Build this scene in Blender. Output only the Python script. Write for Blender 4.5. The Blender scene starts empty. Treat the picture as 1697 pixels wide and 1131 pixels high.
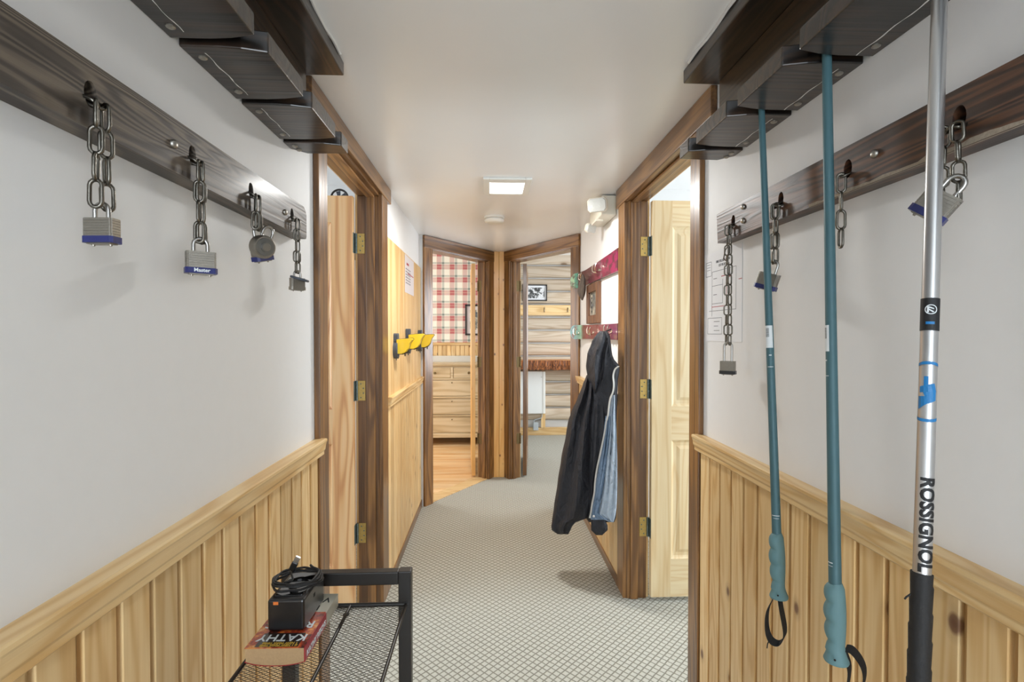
import bpy, math, random
from mathutils import Vector, Matrix
random.seed(7)
S = bpy.context.scene
COL = S.collection
PI = math.pi

# ------------------------------------------------------------------ camera
F = 820.0; CAMH = 1.36
YAW = math.atan(37.5 / F); PIT = math.atan(13.0 / F)
cd = bpy.data.cameras.new('camera'); cam = bpy.data.objects.new('camera', cd); COL.objects.link(cam)
cd.sensor_width = 36.0; cd.lens = F / 1697.0 * 36.0; cd.clip_start = 0.02
cam.location = (0, 0, CAMH); cam.rotation_euler = (PI / 2 - PIT, 0, -YAW)
S.camera = cam

# ------------------------------------------------------------------ light
w = bpy.data.worlds.new('world'); S.world = w; w.use_nodes = True
w.node_tree.nodes['Background'].inputs[0].default_value = (0.85, 0.92, 1.0, 1)
w.node_tree.nodes['Background'].inputs[1].default_value = 1.0

def area(name, loc, rot, sx, sy, power, col=(1, 1, 1)):
    l = bpy.data.lights.new(name, 'AREA'); l.shape = 'RECTANGLE'; l.size = sx; l.size_y = sy
    l.energy = power; l.color = col
    o = bpy.data.objects.new(name, l); o.location = loc; o.rotation_euler = rot; COL.objects.link(o); return o
# daylight through the windows of the rooms around the hall
area('window_west_room_offscreen', (-3.14, 1.75, 1.45), (0, -PI / 2, 0), 1.2, 1.6, 38, (.80, .90, 1.0))
area('window_east_room_offscreen', (3.34, 1.75, 1.45), (0, PI / 2, 0), 1.2, 1.6, 66, (.80, .90, 1.0))
area('window_plaid_room_offscreen', (-2.34, 5.35, 1.45), (0, -PI / 2, 0), 1.2, 1.0, 36, (.96, .96, .94))
area('window_log_room_offscreen', (2.94, 5.2, 1.45), (0, PI / 2, 0), 1.2, 1.2, 62, (.86, .93, 1.0))
area('added_entrance_fill_offscreen', (0.08, -2.24, 1.05), (PI / 2, 0, 0), .8, 1.9, 40, (.82, .91, 1.0))  # added fill from behind the camera, set in an assumed, unseen doorway
# the recessed ceiling lamp of the hall, in view
area('ceiling_lamp_glow', (0.09, 2.59, 2.108), (0, 0, 0), 0.17, 0.2, 18, (.98, .98, .96))
S.view_settings.view_transform = 'Standard'; S.view_settings.look = 'None'
S.view_settings.exposure = 0.26; S.view_settings.gamma = 1.0
S.view_settings.use_curve_mapping = False

# ------------------------------------------------------------------ pixel -> direction helpers
def ray(px, py):
    x = (px - 848.5) / F; z = -(py - 565.5) / F
    y2 = math.cos(PIT) + z * math.sin(PIT); z2 = -math.sin(PIT) + z * math.cos(PIT)
    return Vector((x * math.cos(YAW) + y2 * math.sin(YAW), -x * math.sin(YAW) + y2 * math.cos(YAW), z2))
def onx(px, py, X):
    r = ray(px, py); return r * (X / r.x) + Vector((0, 0, CAMH))
def ony(px, py, Y):
    r = ray(px, py); return r * (Y / r.y) + Vector((0, 0, CAMH))
def onz(px, py, Z):
    r = ray(px, py); return r * ((Z - CAMH) / r.z) + Vector((0, 0, CAMH))
def srgb(r, g, b):
    f = lambda c: (c / 255 / 12.92) if c / 255 <= .04045 else ((c / 255 + .055) / 1.055) ** 2.4
    return (f(r), f(g), f(b), 1)

XL, XR, ZC = -0.545, 0.70, 2.125

# ------------------------------------------------------------------ materials
MATS = {}
class NT:
    def __init__(s, name):
        s.m = bpy.data.materials.new(name); s.m.use_nodes = True; s.t = s.m.node_tree; s.n = s.t.nodes; s.l = s.t.links
        s.b = s.n['Principled BSDF']; MATS[name] = s.m
    def add(s, typ, **kw):
        n = s.n.new(typ)
        for k, v in kw.items():
            if k.startswith('i_'):
                n.inputs[k[2:] if not k[2:].isdigit() else int(k[2:])].default_value = v
            else: setattr(n, k, v)
        return n
    def link(s, a, b): s.l.new(a, b)
    def math(s, op, a, b=None, c=None, clamp=False):
        n = s.n.new('ShaderNodeMath'); n.operation = op; n.use_clamp = clamp
        for i, v in enumerate((a, b, c)):
            if v is None: continue
            if isinstance(v, (int, float)): n.inputs[i].default_value = v
            else: s.l.new(v, n.inputs[i])
        return n.outputs[0]
    def mix(s, fac, a, b, typ='MIX'):
        n = s.n.new('ShaderNodeMixRGB'); n.blend_type = typ
        for i, v in enumerate((fac, a, b)):
            if isinstance(v, (int, float)): n.inputs[i].default_value = v
            elif isinstance(v, tuple): n.inputs[i].default_value = v
            else: s.l.new(v, n.inputs[i])
        return n.outputs[0]
    def ramp(s, fac, stops, interp='LINEAR'):
        n = s.n.new('ShaderNodeValToRGB'); e = n.color_ramp; e.interpolation = interp
        while len(e.elements) > 1: e.elements.remove(e.elements[-1])
        e.elements[0].position = stops[0][0]; e.elements[0].color = stops[0][1]
        for p, c in stops[1:]:
            q = e.elements.new(p); q.color = c
        s.l.new(fac, n.inputs[0]); return n.outputs[0]
    def pos(s, jitter=True):
        g = s.n.new('ShaderNodeNewGeometry')
        if not jitter: return g.outputs['Position']
        o = s.n.new('ShaderNodeObjectInfo')
        v = s.n.new('ShaderNodeVectorMath'); v.operation = 'SCALE'; v.inputs[0].default_value = (7.3, 11.1, 5.7)
        s.l.new(o.outputs['Random'], v.inputs['Scale'])
        a = s.n.new('ShaderNodeVectorMath'); a.operation = 'ADD'
        tc = s.n.new('ShaderNodeTexCoord'); s.l.new(tc.outputs['Object'], a.inputs[0]); s.l.new(v.outputs[0], a.inputs[1]); s.rand = o.outputs['Random']
        return a.outputs[0]
    def scaled(s, v, sc):
        m = s.n.new('ShaderNodeMapping'); m.inputs['Scale'].default_value = sc; s.l.new(v, m.inputs['Vector']); return m.outputs[0]
    def noise(s, v, scale=1, detail=3, rough=.5, dist=0):
        n = s.n.new('ShaderNodeTexNoise'); n.inputs['Scale'].default_value = scale; n.inputs['Detail'].default_value = detail
        n.inputs['Roughness'].default_value = rough; n.inputs['Distortion'].default_value = dist
        s.l.new(v, n.inputs['Vector']); return n.outputs[0]
    def bump(s, h, strength=.3, dist=.002):
        b = s.n.new('ShaderNodeBump'); b.inputs['Strength'].default_value = strength; b.inputs['Distance'].default_value = dist
        s.l.new(h, b.inputs['Height']); s.l.new(b.outputs[0], s.b.inputs['Normal'])

def plain(name, col, rough=.5, metal=0, bump=0, bscale=60, coat=0, vary=0):
    t = NT(name); t.b.inputs['Base Color'].default_value = col; t.b.inputs['Roughness'].default_value = rough
    t.b.inputs['Metallic'].default_value = metal; t.b.inputs['Coat Weight'].default_value = coat
    if vary or bump:
        n = t.noise(t.pos(), bscale, 4)
        if vary:
            c = t.mix(n, tuple(x * (1 - vary) for x in col[:3]) + (1,), tuple(min(1, x * (1 + vary)) for x in col[:3]) + (1,))
            t.link(c, t.b.inputs['Base Color'])
        if bump: t.bump(n, bump)
    return t.m

def wood(name, dark, mid, light, axis='z', rough=.4, knots=.0, freq=9, coat=0, contrast=1, bump=.12, knotcol=None, fine=.35, ringscale=5, tint=.12, wear=None):
    t = NT(name); p = t.pos()
    st = {'z': (1, 1, .09), 'y': (1, .09, 1), 'x': (.09, 1, 1)}[axis]
    fs = {'z': (150, 150, 2.5), 'y': (150, 2.5, 150), 'x': (2.5, 150, 150)}[axis]
    n1 = t.noise(t.scaled(p, tuple(ringscale * c for c in st)), 1, 2, .45, .3)
    r = t.math('SINE', t.math('MULTIPLY', n1, freq * 2 * PI))
    r = t.math('MULTIPLY_ADD', r, .5, .5); r = t.math('POWER', r, 1.6)
    f2 = t.noise(t.scaled(p, fs), 1, 4, .6)
    big = t.noise(t.scaled(p, tuple(2.2 * c for c in st)), 1, 2, .5)
    v = t.math('ADD', t.math('MULTIPLY', r, .50 * contrast), t.math('MULTIPLY', f2, fine))
    v = t.math('ADD', v, t.math('MULTIPLY', big, .42)); v = t.math('SUBTRACT', v, .18 + .02 * contrast, clamp=True)
    c = t.ramp(v, [(0.05, light), (.42, mid), (.85, dark)])
    if knots:
        ks = {'z': (1, 1, .62), 'y': (1, .62, 1), 'x': (.62, 1, 1)}[axis]
        vo = t.add('ShaderNodeTexVoronoi'); vo.inputs['Scale'].default_value = knots; vo.inputs['Randomness'].default_value = 1
        t.link(t.scaled(p, ks), vo.inputs['Vector'])
        kk = t.ramp(vo.outputs['Distance'], [(0.0, (1, 1, 1, 1)), (.075, (.85, .85, .85, 1)), (.11, (.22, .22, .22, 1)), (.19, (0, 0, 0, 1))])
        c = t.mix(kk, c, knotcol or tuple(x * .45 for x in dark[:3]) + (1,))
    if wear:
        wn = t.noise(t.scaled(p, tuple(14 * x for x in st)), 1, 5, .7)
        wf = t.ramp(wn, [(.62, (0, 0, 0, 1)), (.70, (1, 1, 1, 1))])
        c = t.mix(wf, c, wear)
    hs = t.add('ShaderNodeHueSaturation'); t.link(c, hs.inputs['Color'])
    t.link(t.math('MULTIPLY_ADD', t.rand, 2 * tint, 1 - tint), hs.inputs['Value'])
    t.link(hs.outputs[0], t.b.inputs['Base Color'])
    t.b.inputs['Roughness'].default_value = rough; t.b.inputs['Coat Weight'].default_value = coat; t.b.inputs['Coat Roughness'].default_value = .18
    if bump: t.bump(t.math('ADD', f2, t.math('MULTIPLY', r, .5)), bump, .001)
    return t.m

PD, PM, PL_ = srgb(186, 136, 78), srgb(217, 178, 120), srgb(236, 207, 156)
for ax in 'xyz':
    wood('pine_' + ax, PD, PM, PL_, ax, .42, 0, 10, .1, .6, ringscale=9, knotcol=srgb(95, 52, 28), tint=.09)
wood('pine_plank', PD, PM, PL_, 'z', .42, 9, 9, .1, .6, ringscale=13, knotcol=srgb(96, 50, 28), tint=.16)
wood('pine_sheet', srgb(196, 150, 92), srgb(219, 180, 122), srgb(233, 202, 150), 'z', .42, 3.2, 5, .1, .8, knotcol=srgb(110, 58, 30), tint=.05)
wood('pine_post', srgb(196, 130, 62), srgb(222, 166, 92), srgb(234, 188, 116), 'z', .4, 15, 7, .15, .5, knotcol=srgb(112, 56, 24), tint=.05)
wood('pine_floor', srgb(196, 140, 80), srgb(222, 178, 122), srgb(236, 204, 160), 'x', .25, 0, 6, .3, .7, tint=.1)
wood('door_pine_west', srgb(186, 120, 72), srgb(226, 176, 122), srgb(236, 200, 152), 'z', .4, 0, 7.0, .15, .9, ringscale=8, tint=.04)
wood('door_pine_east', srgb(196, 156, 104), srgb(224, 194, 146), srgb(238, 218, 178), 'z', .4, 0, 12, .15, .5, ringscale=8, tint=.04)
wood('door_pine_east_rail', srgb(196, 156, 104), srgb(224, 194, 146), srgb(238, 218, 178), 'x', .4, 0, 12, .15, .5, ringscale=8, tint=.04)
for ax in 'xyz':
    wood('stain_' + ax, srgb(44, 27, 12), srgb(108, 72, 37), srgb(172, 124, 70), ax, .32, 0, 9, .35, .4, bump=.25, fine=.55, ringscale=8, tint=.12)
    wood('rack_' + ax, srgb(17, 15, 14), srgb(33, 28, 25), srgb(74, 54, 40), ax, .30, 0, 14, .4, .6, bump=.35, ringscale=8, fine=.5, tint=.08)
wood('lockboard_west', srgb(34, 29, 26), srgb(70, 62, 55), srgb(128, 115, 100), 'x', .5, 7, 20, .1, .7, bump=.5, fine=.45, ringscale=13)
wood('lockboard_east', srgb(28, 19, 15), srgb(62, 43, 33), srgb(122, 80, 52), 'x', .45, 7, 18, .15, .7, bump=.5, fine=.5, ringscale=12)
wood('shelf_raw', srgb(150, 84, 36), srgb(206, 136, 66), srgb(232, 172, 98), 'x', .4, 0, 9, .2, 1.2, tint=.05)
wood('shelf_bark', srgb(84, 44, 20), srgb(170, 100, 48), srgb(226, 160, 88), 'z', .5, 0, 9, .1, 1.3, bump=1.0, fine=.9, ringscale=30, tint=.05)
wood('log', srgb(138, 116, 94), srgb(188, 168, 144), srgb(214, 200, 180), 'x', .6, 3.0, 9, 0, .5, bump=.4, knotcol=srgb(120, 92, 66), ringscale=6, tint=.1)
wood('dresser', srgb(176, 152, 112), srgb(203, 181, 142), srgb(220, 202, 168), 'x', .45, 0, 8, .1, .8, tint=.05)
wood('frame_wood', srgb(72, 46, 32), srgb(112, 74, 50), srgb(140, 98, 68), 'z', .45, 0, 6, .1, .7)
plain('white_wall', (.83, .83, .825, 1), .55, 0, .08, 35, vary=.015)
plain('room_wall', (.78, .775, .76, 1), .6, 0, .05, 30)
plain('ceiling_white', (.92, .92, .915, 1), .26, 0, .05, 8, vary=.01)
plain('chinking', srgb(196, 194, 190), .9, 0, .4, 40)
plain('metal_black', srgb(44, 41, 39), .38, .2)
plain('metal_mesh', srgb(74, 72, 70), .4, .5)
plain('steel', srgb(176, 174, 170), .28, 1.0, .1, 200)
plain('chain_steel', srgb(116, 112, 104), .34, 1.0, .25, 220, vary=.2)
plain('lock_steel', srgb(154, 149, 140), .42, 1.0, .1, 300, vary=.1)
plain('dial_grey', srgb(132, 131, 128), .4, .9)
plain('lock_blue', srgb(38, 44, 104), .35)
plain('lock_black', srgb(40, 40, 42), .4)
plain('brass', srgb(190, 160, 96), .35, .9, .3, 120, vary=.25)
plain('hinge_grey', srgb(104, 116, 112), .4, .6, .3, 140, vary=.3)
plain('antique_brass', srgb(122, 104, 70), .4, .8, .3, 140, vary=.25)
plain('bolt', srgb(168, 164, 156), .35, .9)
plain('plastic_white', srgb(232, 231, 224), .4)
plain('plastic_cream', srgb(222, 216, 200), .45)
plain('plastic_black', srgb(24, 24, 26), .3, coat=.3)
plain('plastic_gloss', srgb(14, 14, 16), .12, coat=.5)
plain('rubber_black', srgb(26, 25, 25), .65, 0, .4, 180)
plain('pole_teal', srgb(70, 106, 114), .48, .1)
plain('grip_teal', srgb(98, 134, 139), .62, 0, .1, 300)
plain('webbing', srgb(22, 22, 23), .8, 0, .6, 400)
plain('tape', srgb(27, 26, 26), .7, 0, .5, 160)
plain('print_black', srgb(26, 26, 28), .6)
plain('print_grey', srgb(120, 120, 126), .7)
plain('print_red', srgb(176, 74, 78), .7)
plain('print_blue', srgb(28, 118, 178), .45)
plain('print_white', srgb(224, 230, 232), .6)
plain('paper', srgb(236, 236, 238), .8)
plain('paper_grey', srgb(214, 206, 206), .8)
plain('pages', srgb(190, 158, 118), .9, 0, .3, 300, vary=.12)
plain('cover_red', srgb(176, 44, 56), .35, coat=.3)
plain('cover_grey', srgb(186, 182, 166), .35, coat=.3)
plain('cover_black', srgb(36, 24, 22), .35, coat=.3)
plain('print_gold', srgb(196, 160, 60), .5)
plain('print_orange', srgb(222, 120, 50), .5)
plain('yellow', srgb(232, 196, 34), .35, coat=.2)
plain('slate', srgb(70, 76, 86), .5)
plain('slate_dark', srgb(36, 32, 28), .5)
def cloth(name, col, rough, wr):
    t = NT(name); p = t.pos(); n = t.noise(t.scaled(p, (1, 1, .55)), 22, 3, .55, 1.2); f = t.noise(p, 500, 2)
    t.link(t.mix(t.noise(p, 9, 3), tuple(x * .8 for x in col[:3]) + (1,), tuple(x * 1.2 for x in col[:3]) + (1,)), t.b.inputs['Base Color'])
    t.b.inputs['Roughness'].default_value = rough; t.b.inputs['Sheen Weight'].default_value = .0
    t.bump(t.math('ADD', n, t.math('MULTIPLY', f, .04)), wr, .03)
cloth('jacket_cloth', srgb(27, 27, 33), .65, .45)
cloth('lining', srgb(164, 176, 188), .5, .9); cloth('lining_band', srgb(98, 118, 140), .5, .9)
plain('lining_old', srgb(158, 172, 186), .55, 0, .5, 60, vary=.12)
plain('zip', srgb(206, 202, 196), .35, .4)
plain('pouch', srgb(96, 84, 74), .85, 0, .5, 200, vary=.15)
plain('heater_white', srgb(228, 228, 224), .4)
plain('box_grey', srgb(176, 182, 184), .4)
plain('void_black', srgb(20, 18, 17), .8)
plain('caulk', srgb(232, 232, 230), .6)
plain('silver_hook', srgb(214, 206, 190), .25, 1.0)
plain('glass_dark', srgb(60, 66, 70), .08, coat=.5)

def m_carpet():
    t = NT('carpet'); p = t.pos(False)
    sx = t.add('ShaderNodeSeparateXYZ'); t.link(p, sx.inputs[0])
    wob = t.math('MULTIPLY', t.noise(p, 40, 2), .006)
    k = 1 / .036
    a = t.math('MULTIPLY', t.math('ADD', t.math('ADD', sx.outputs[0], sx.outputs[1]), wob), k)
    b = t.math('MULTIPLY', t.math('ADD', t.math('SUBTRACT', sx.outputs[0], sx.outputs[1]), wob), k)
    da = t.math('ABSOLUTE', t.math('SUBTRACT', t.math('FRACT', a), .5)); db = t.math('ABSOLUTE', t.math('SUBTRACT', t.math('FRACT', b), .5))
    d = t.math('MINIMUM', t.math('SUBTRACT', .5, da), t.math('SUBTRACT', .5, db))
    h = t.math('MULTIPLY', d, 6.5, clamp=True)
    n = t.noise(p, 420, 3, .7)
    c = t.mix(h, srgb(108, 104, 90), srgb(200, 198, 186))
    c = t.mix(t.math('MULTIPLY', n, .5), c, srgb(120, 114, 98), 'MIX')
    t.link(c, t.b.inputs['Base Color']); t.b.inputs['Roughness'].default_value = .95
    t.bump(t.math('ADD', h, t.math('MULTIPLY', n, .5)), .6, .004)
m_carpet()

def m_plaid():
    t = NT('plaid'); p = t.pos(False)
    sx = t.add('ShaderNodeSeparateXYZ'); t.link(p, sx.inputs[0])
    per = .168; x0 = ony(729, 480, 6.5).x; z0 = ony(729, 442, 6.5).z
    def fam(o, off):
        return t.math('ABSOLUTE', t.math('SUBTRACT', t.math('FRACT', t.math('ADD', t.math('DIVIDE', t.math('SUBTRACT', o, off), per), .5)), .5))
    def fr(o, off): return t.math('FRACT', t.math('ADD', t.math('DIVIDE', t.math('SUBTRACT', o, off), per), .5))
    ux, uz = fr(sx.outputs[0], x0), fr(sx.outputs[2], z0)
    def band(u, lo, hi): return t.math('MULTIPLY', t.math('GREATER_THAN', u, lo), t.math('LESS_THAN', u, hi))
    cream = srgb(236, 232, 218)
    rx, rz = band(ux, .24, .62), band(uz, .28, .66)
    c = t.mix(t.math('MULTIPLY', t.math('ADD', rx, rz), .44), cream, srgb(172, 58, 68))
    gx, gz = band(ux, .66, .84), band(uz, .70, .84)
    c = t.mix(t.math('MULTIPLY', t.math('ADD', gx, gz), .42), c, srgb(84, 106, 102))
    wx, wz = band(ux, .245, .27), band(uz, .46, .48)
    c = t.mix(t.math('MULTIPLY', t.math('MAXIMUM', wx, wz), .6), c, srgb(244, 236, 200))
    t.link(c, t.b.inputs['Base Color']); t.b.inputs['Roughness'].default_value = .75
m_plaid()

def m_snow(name, stops, blot):
    t = NT(name); p = t.pos(False)
    sx = t.add('ShaderNodeSeparateXYZ'); t.link(p, sx.inputs[0])
    n = t.noise(t.scaled(p, (1, .6, 1)), 22, 4, .65)
    y = t.math('DIVIDE', t.math('SUBTRACT', sx.outputs[1], 2.6), 1.17)
    c = t.ramp(t.math('ADD', y, t.math('MULTIPLY', t.math('SUBTRACT', n, .5), .05)), stops)
    m = t.ramp(n, [(.48, (0, 0, 0, 1)), (.60, (.9, .9, .9, 1))])
    c = t.mix(m, c, blot)
    t.link(c, t.b.inputs['Base Color']); t.b.inputs['Roughness'].default_value = .3; t.b.inputs['Coat Weight'].default_value = .3
m_snow('snowboard_upper', [(0, srgb(150, 34, 84)), (.3, srgb(140, 30, 70)), (.55, srgb(110, 36, 56)), (.82, srgb(86, 46, 48)), (.885, srgb(80, 48, 50)), (.895, srgb(70, 150, 128)), (.94, srgb(80, 168, 146)), (.95, srgb(160, 200, 160))], srgb(78, 44, 50))
m_snow('snowboard_lower', [(0, srgb(110, 30, 84)), (.22, srgb(126, 40, 76)), (.4, srgb(140, 64, 66)), (.72, srgb(150, 52, 62)), (.80, srgb(120, 90, 80)), (.84, srgb(150, 196, 170)), (.95, srgb(130, 186, 196))], srgb(136, 92, 88))

def m_photo(name, cols, scale):
    t = NT(name); n = t.noise(t.pos(), scale, 4, .7)
    t.link(t.ramp(n, cols), t.b.inputs['Base Color']); t.b.inputs['Roughness'].default_value = .35
m_photo('photo_bw', [(.40, srgb(30, 30, 30)), (.5, srgb(120, 120, 120)), (.56, srgb(225, 225, 225))], 26)
m_photo('photo_ski', [(.35, srgb(52, 70, 92)), (.5, srgb(140, 140, 128)), (.6, srgb(214, 206, 190))], 14)
def m_laminate():
    t = NT('cover_fire'); n = t.noise(t.pos(), 60, 4, .6)
    t.link(t.ramp(n, [(.35, srgb(60, 22, 18)), (.5, srgb(184, 66, 34)), (.62, srgb(232, 150, 62)), (.75, srgb(214, 206, 184))]), t.b.inputs['Base Color'])
    t.b.inputs['Roughness'].default_value = .35; t.b.inputs['Coat Weight'].default_value = .3
m_laminate()
def m_emit(name, col, st):
    t = NT(name); t.b.inputs['Base Color'].default_value = (.9, .9, .88, 1)
    t.b.inputs['Emission Color'].default_value = col; t.b.inputs['Emission Strength'].default_value = st
m_emit('lamp_diffuser', (1, .985, .93, 1), 2.2)

# ------------------------------------------------------------------ mesh helpers
WM = {}
class MB:
    def __init__(s): s.v = []; s.f = []; s.smooth = False
    def add(s, vs, fs, M=None):
        o = len(s.v)
        s.v += [tuple(M @ Vector(v)) if M else tuple(v) for v in vs]; s.f += [tuple(i + o for i in f) for f in fs]; return s
    def box(s, x0, x1, y0, y1, z0, z1, M=None):
        if x0 > x1: x0, x1 = x1, x0
        if y0 > y1: y0, y1 = y1, y0
        if z0 > z1: z0, z1 = z1, z0
        vs = [(x0, y0, z0), (x1, y0, z0), (x1, y1, z0), (x0, y1, z0), (x0, y0, z1), (x1, y0, z1), (x1, y1, z1), (x0, y1, z1)]
        return s.add(vs, [(0, 3, 2, 1), (4, 5, 6, 7), (0, 1, 5, 4), (1, 2, 6, 5), (2, 3, 7, 6), (3, 0, 4, 7)], M)
    def prism(s, poly, axis, a, b, M=None):
        n = len(poly)
        def P(q, t): return {'x': (t, q[0], q[1]), 'y': (q[0], t, q[1]), 'z': (q[0], q[1], t)}[axis]
        vs = [P(q, a) for q in poly] + [P(q, b) for q in poly]
        fs = [tuple(range(n))[::-1], tuple(range(n, 2 * n))] + [(i, (i + 1) % n, n + (i + 1) % n, n + i) for i in range(n)]
        return s.add(vs, fs, M)
    def rings(s, rings, closed=False, cap=True, M=None):
        n = len(rings[0]); vs = [v for r in rings for v in r]; fs = []
        m = len(rings)
        for i in range(m if closed else m - 1):
            a = i * n; b = ((i + 1) % m) * n
            for j in range(n): fs.append((a + j, a + (j + 1) % n, b + (j + 1) % n, b + j))
        if cap and not closed: fs += [tuple(range(n))[::-1], tuple(range((m - 1) * n, m * n))]
        return s.add(vs, fs, M)
    def tube(s, path, r, n=8, closed=False, M=None):
        path = [Vector(p) for p in path]; m = len(path); rs = []
        up = Vector((0, 0, 1)); prev = None
        for i, p in enumerate(path):
            if closed: t = path[(i + 1) % m] - path[i - 1]
            else: t = path[min(i + 1, m - 1)] - path[max(i - 1, 0)]
            t.normalize()
            if prev is None:
                u = t.cross(Vector((0, 0, 1)) if abs(t.z) < .9 else Vector((1, 0, 0))); u.normalize()
            else:
                u = prev - t * prev.dot(t); u.normalize()
            prev = u; q = t.cross(u)
            rr = r[i] if isinstance(r, (list, tuple)) else r
            rs.append([tuple(p + (u * math.cos(2 * PI * k / n) + q * math.sin(2 * PI * k / n)) * rr) for k in range(n)])
        s.smooth = True
        return s.rings(rs, closed, True, M)
    def lathe(s, prof, n=16, M=None):
        rs = [[(r * math.cos(2 * PI * k / n), r * math.sin(2 * PI * k / n), z) for k in range(n)] for r, z in prof]
        return s.rings(rs, False, True, M)
    def ribbon(s, path, wdir, w, t, closed=False):
        path = [Vector(p) for p in path]; wd = Vector(wdir).normalized(); rs = []; m = len(path)
        for i, p in enumerate(path):
            tn = (path[(i + 1) % m] - path[i - 1]) if closed else (path[min(i + 1, m - 1)] - path[max(i - 1, 0)])
            tn.normalize(); nn = tn.cross(wd); nn.normalize()
            rs.append([tuple(p + wd * (a * w / 2) + nn * (b * t / 2)) for a, b in ((-1, -1), (1, -1), (1, 1), (-1, 1))])
        return s.rings(rs, closed)
    def mesh(s, name):
        me = bpy.data.meshes.new(name); me.from_pydata(s.v, [], s.f); me.validate()
        import bmesh
        b = bmesh.new(); b.from_mesh(me); bmesh.ops.recalc_face_normals(b, faces=b.faces); b.to_mesh(me); b.free()
        return me
    def build(s, name, mat, parent=None, M=None, bevel=0, smooth=None, seg=2, **props):
        me = s.mesh(name); me.materials.append(MATS[mat])
        if smooth if smooth is not None else s.smooth:
            me.shade_smooth()
            try: me.set_sharp_from_angle(angle=math.radians(50))
            except Exception: pass
        return link(name, me, parent, M, bevel, seg, **props)

def link(name, me, parent=None, M=None, bevel=0, seg=2, **props):
    o = bpy.data.objects.new(name, me); COL.objects.link(o)
    M = M or Matrix.Identity(4); o.matrix_world = M
    if parent is not None:
        o.parent = parent; o.matrix_parent_inverse = WM[parent.name].inverted(); o.matrix_basis = M
    WM[o.name] = M.copy()
    if bevel:
        b = o.modifiers.new('bevel', 'BEVEL'); b.width = bevel; b.segments = seg; b.limit_method = 'ANGLE'; b.angle_limit = math.radians(40)
    for k, v in props.items(): o[k] = v
    return o
def thing(name, loc, label=None, cat=None, group=None, kind=None):
    o = bpy.data.objects.new(name, None); COL.objects.link(o); o.empty_display_size = .05
    o.location = loc; WM[o.name] = Matrix.Translation(loc)
    if label: o['label'] = label
    if cat: o['category'] = cat
    if group: o['group'] = group
    if kind: o['kind'] = kind
    return o
def tag(o, label, cat, group=None):
    o['label'] = label; o['category'] = cat
    if group: o['group'] = group
    return o
def frame(origin, xdir, ydir):           # local axes -> world
    x = Vector(xdir).normalized(); y = Vector(ydir); y = (y - x * x.dot(y)).normalized(); z = x.cross(y)
    M = Matrix((x, y, z)).transposed().to_4x4(); M.translation = Vector(origin); return M
def along(p, d, up=(0, 0, 1)):           # matrix whose local z runs along d
    z = Vector(d).normalized(); u = Vector(up)
    if abs(z.dot(u)) > .98: u = Vector((0, 1, 0))
    x = u.cross(z).normalized(); y = z.cross(x)
    M = Matrix((x, y, z)).transposed().to_4x4(); M.translation = Vector(p); return M
def T(x, y, z): return Matrix.Translation((x, y, z))
def R(a, ax): return Matrix.Rotation(a, 4, ax)
def text(body, size, mat, parent, M, name='lettering', extrude=.0003, bold=0, align='CENTER', sx=1.0):
    cu = bpy.data.curves.new('text', 'FONT'); cu.body = body; cu.size = size; cu.extrude = extrude; cu.offset = bold
    cu.align_x = align; cu.align_y = 'CENTER'; cu.resolution_u = 3
    o = bpy.data.objects.new('tmp', cu); COL.objects.link(o)
    dg = bpy.context.evaluated_depsgraph_get(); me = bpy.data.meshes.new_from_object(o.evaluated_get(dg))
    bpy.data.objects.remove(o); me.name = name; me.materials.clear(); me.materials.append(MATS[mat])
    if sx != 1: me.transform(Matrix.Diagonal((sx, 1, 1, 1)))
    return link(name, me, parent, M)
def plate(outline, holes, thick, name):  # outline with real holes, in local XY, centred on z
    cu = bpy.data.curves.new('outline', 'CURVE'); cu.dimensions = '2D'; cu.fill_mode = 'BOTH'; cu.extrude = thick / 2
    for pts in [outline] + holes:
        sp = cu.splines.new('POLY'); sp.points.add(len(pts) - 1)
        for q, p in zip(sp.points, pts): q.co = (p[0], p[1], 0, 1)
        sp.use_cyclic_u = True
    o = bpy.data.objects.new('tmp', cu); COL.objects.link(o)
    dg = bpy.context.evaluated_depsgraph_get(); me = bpy.data.meshes.new_from_object(o.evaluated_get(dg))
    bpy.data.objects.remove(o); me.name = name; return me
def ell(cx, cy, rx, ry, n=18): return [(cx + rx * math.cos(2 * PI * k / n), cy + ry * math.sin(2 * PI * k / n)) for k in range(n)]
STR = dict(kind='structure')

# ================================================================== SETTING
# ---- floors
A = Vector((-.519, 3.886, 0)); B = Vector((.030, 4.660, 0)); C = Vector((.153, 4.655, 0)); D = Vector((.70, 3.777, 0))
dL = (B - A).normalized(); nL = Vector((-dL.y, dL.x, 0)); dR = (D - C).normalized(); nR = Vector((-dR.y, dR.x, 0)); 
if nL.y < 0: nL = -nL
if nR.y < 0: nR = -nR
WT = .115
m = MB()
Ae, Be = A + nL * .05 - dL * .05, B + nL * .05 + dL * .02
m.prism([(-.70, -2.2), (.86, -2.2), (.86, 3.70), (2.9, 3.70), (2.9, 6.75), (.09, 6.75), (.09, 4.72), (Be.x, Be.y), (Ae.x, Ae.y), (-.70, 3.85)], 'z', -.05, 0)
floor = m.build('floor', 'carpet', None, **STR)
MB().box(-3.1, -.70, .4, 3.2, -.05, 0).build('floor_west_room', 'carpet', None, **STR)
MB().box(.86, 3.3, .4, 3.2, -.05, 0).build('floor_east_room', 'carpet', None, **STR)
fp = MB().box(-2.3, .05, 4.0, 6.7, -.05, -.012).build('floor_plaid_room', 'pine_floor', None, **STR)
yy = 4.0; k = 0
pm = MB().box(-1.1, 1.1, .0015, .0835, -.02, 0.0).mesh('plank'); pm.materials.append(MATS['pine_floor'])
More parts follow.
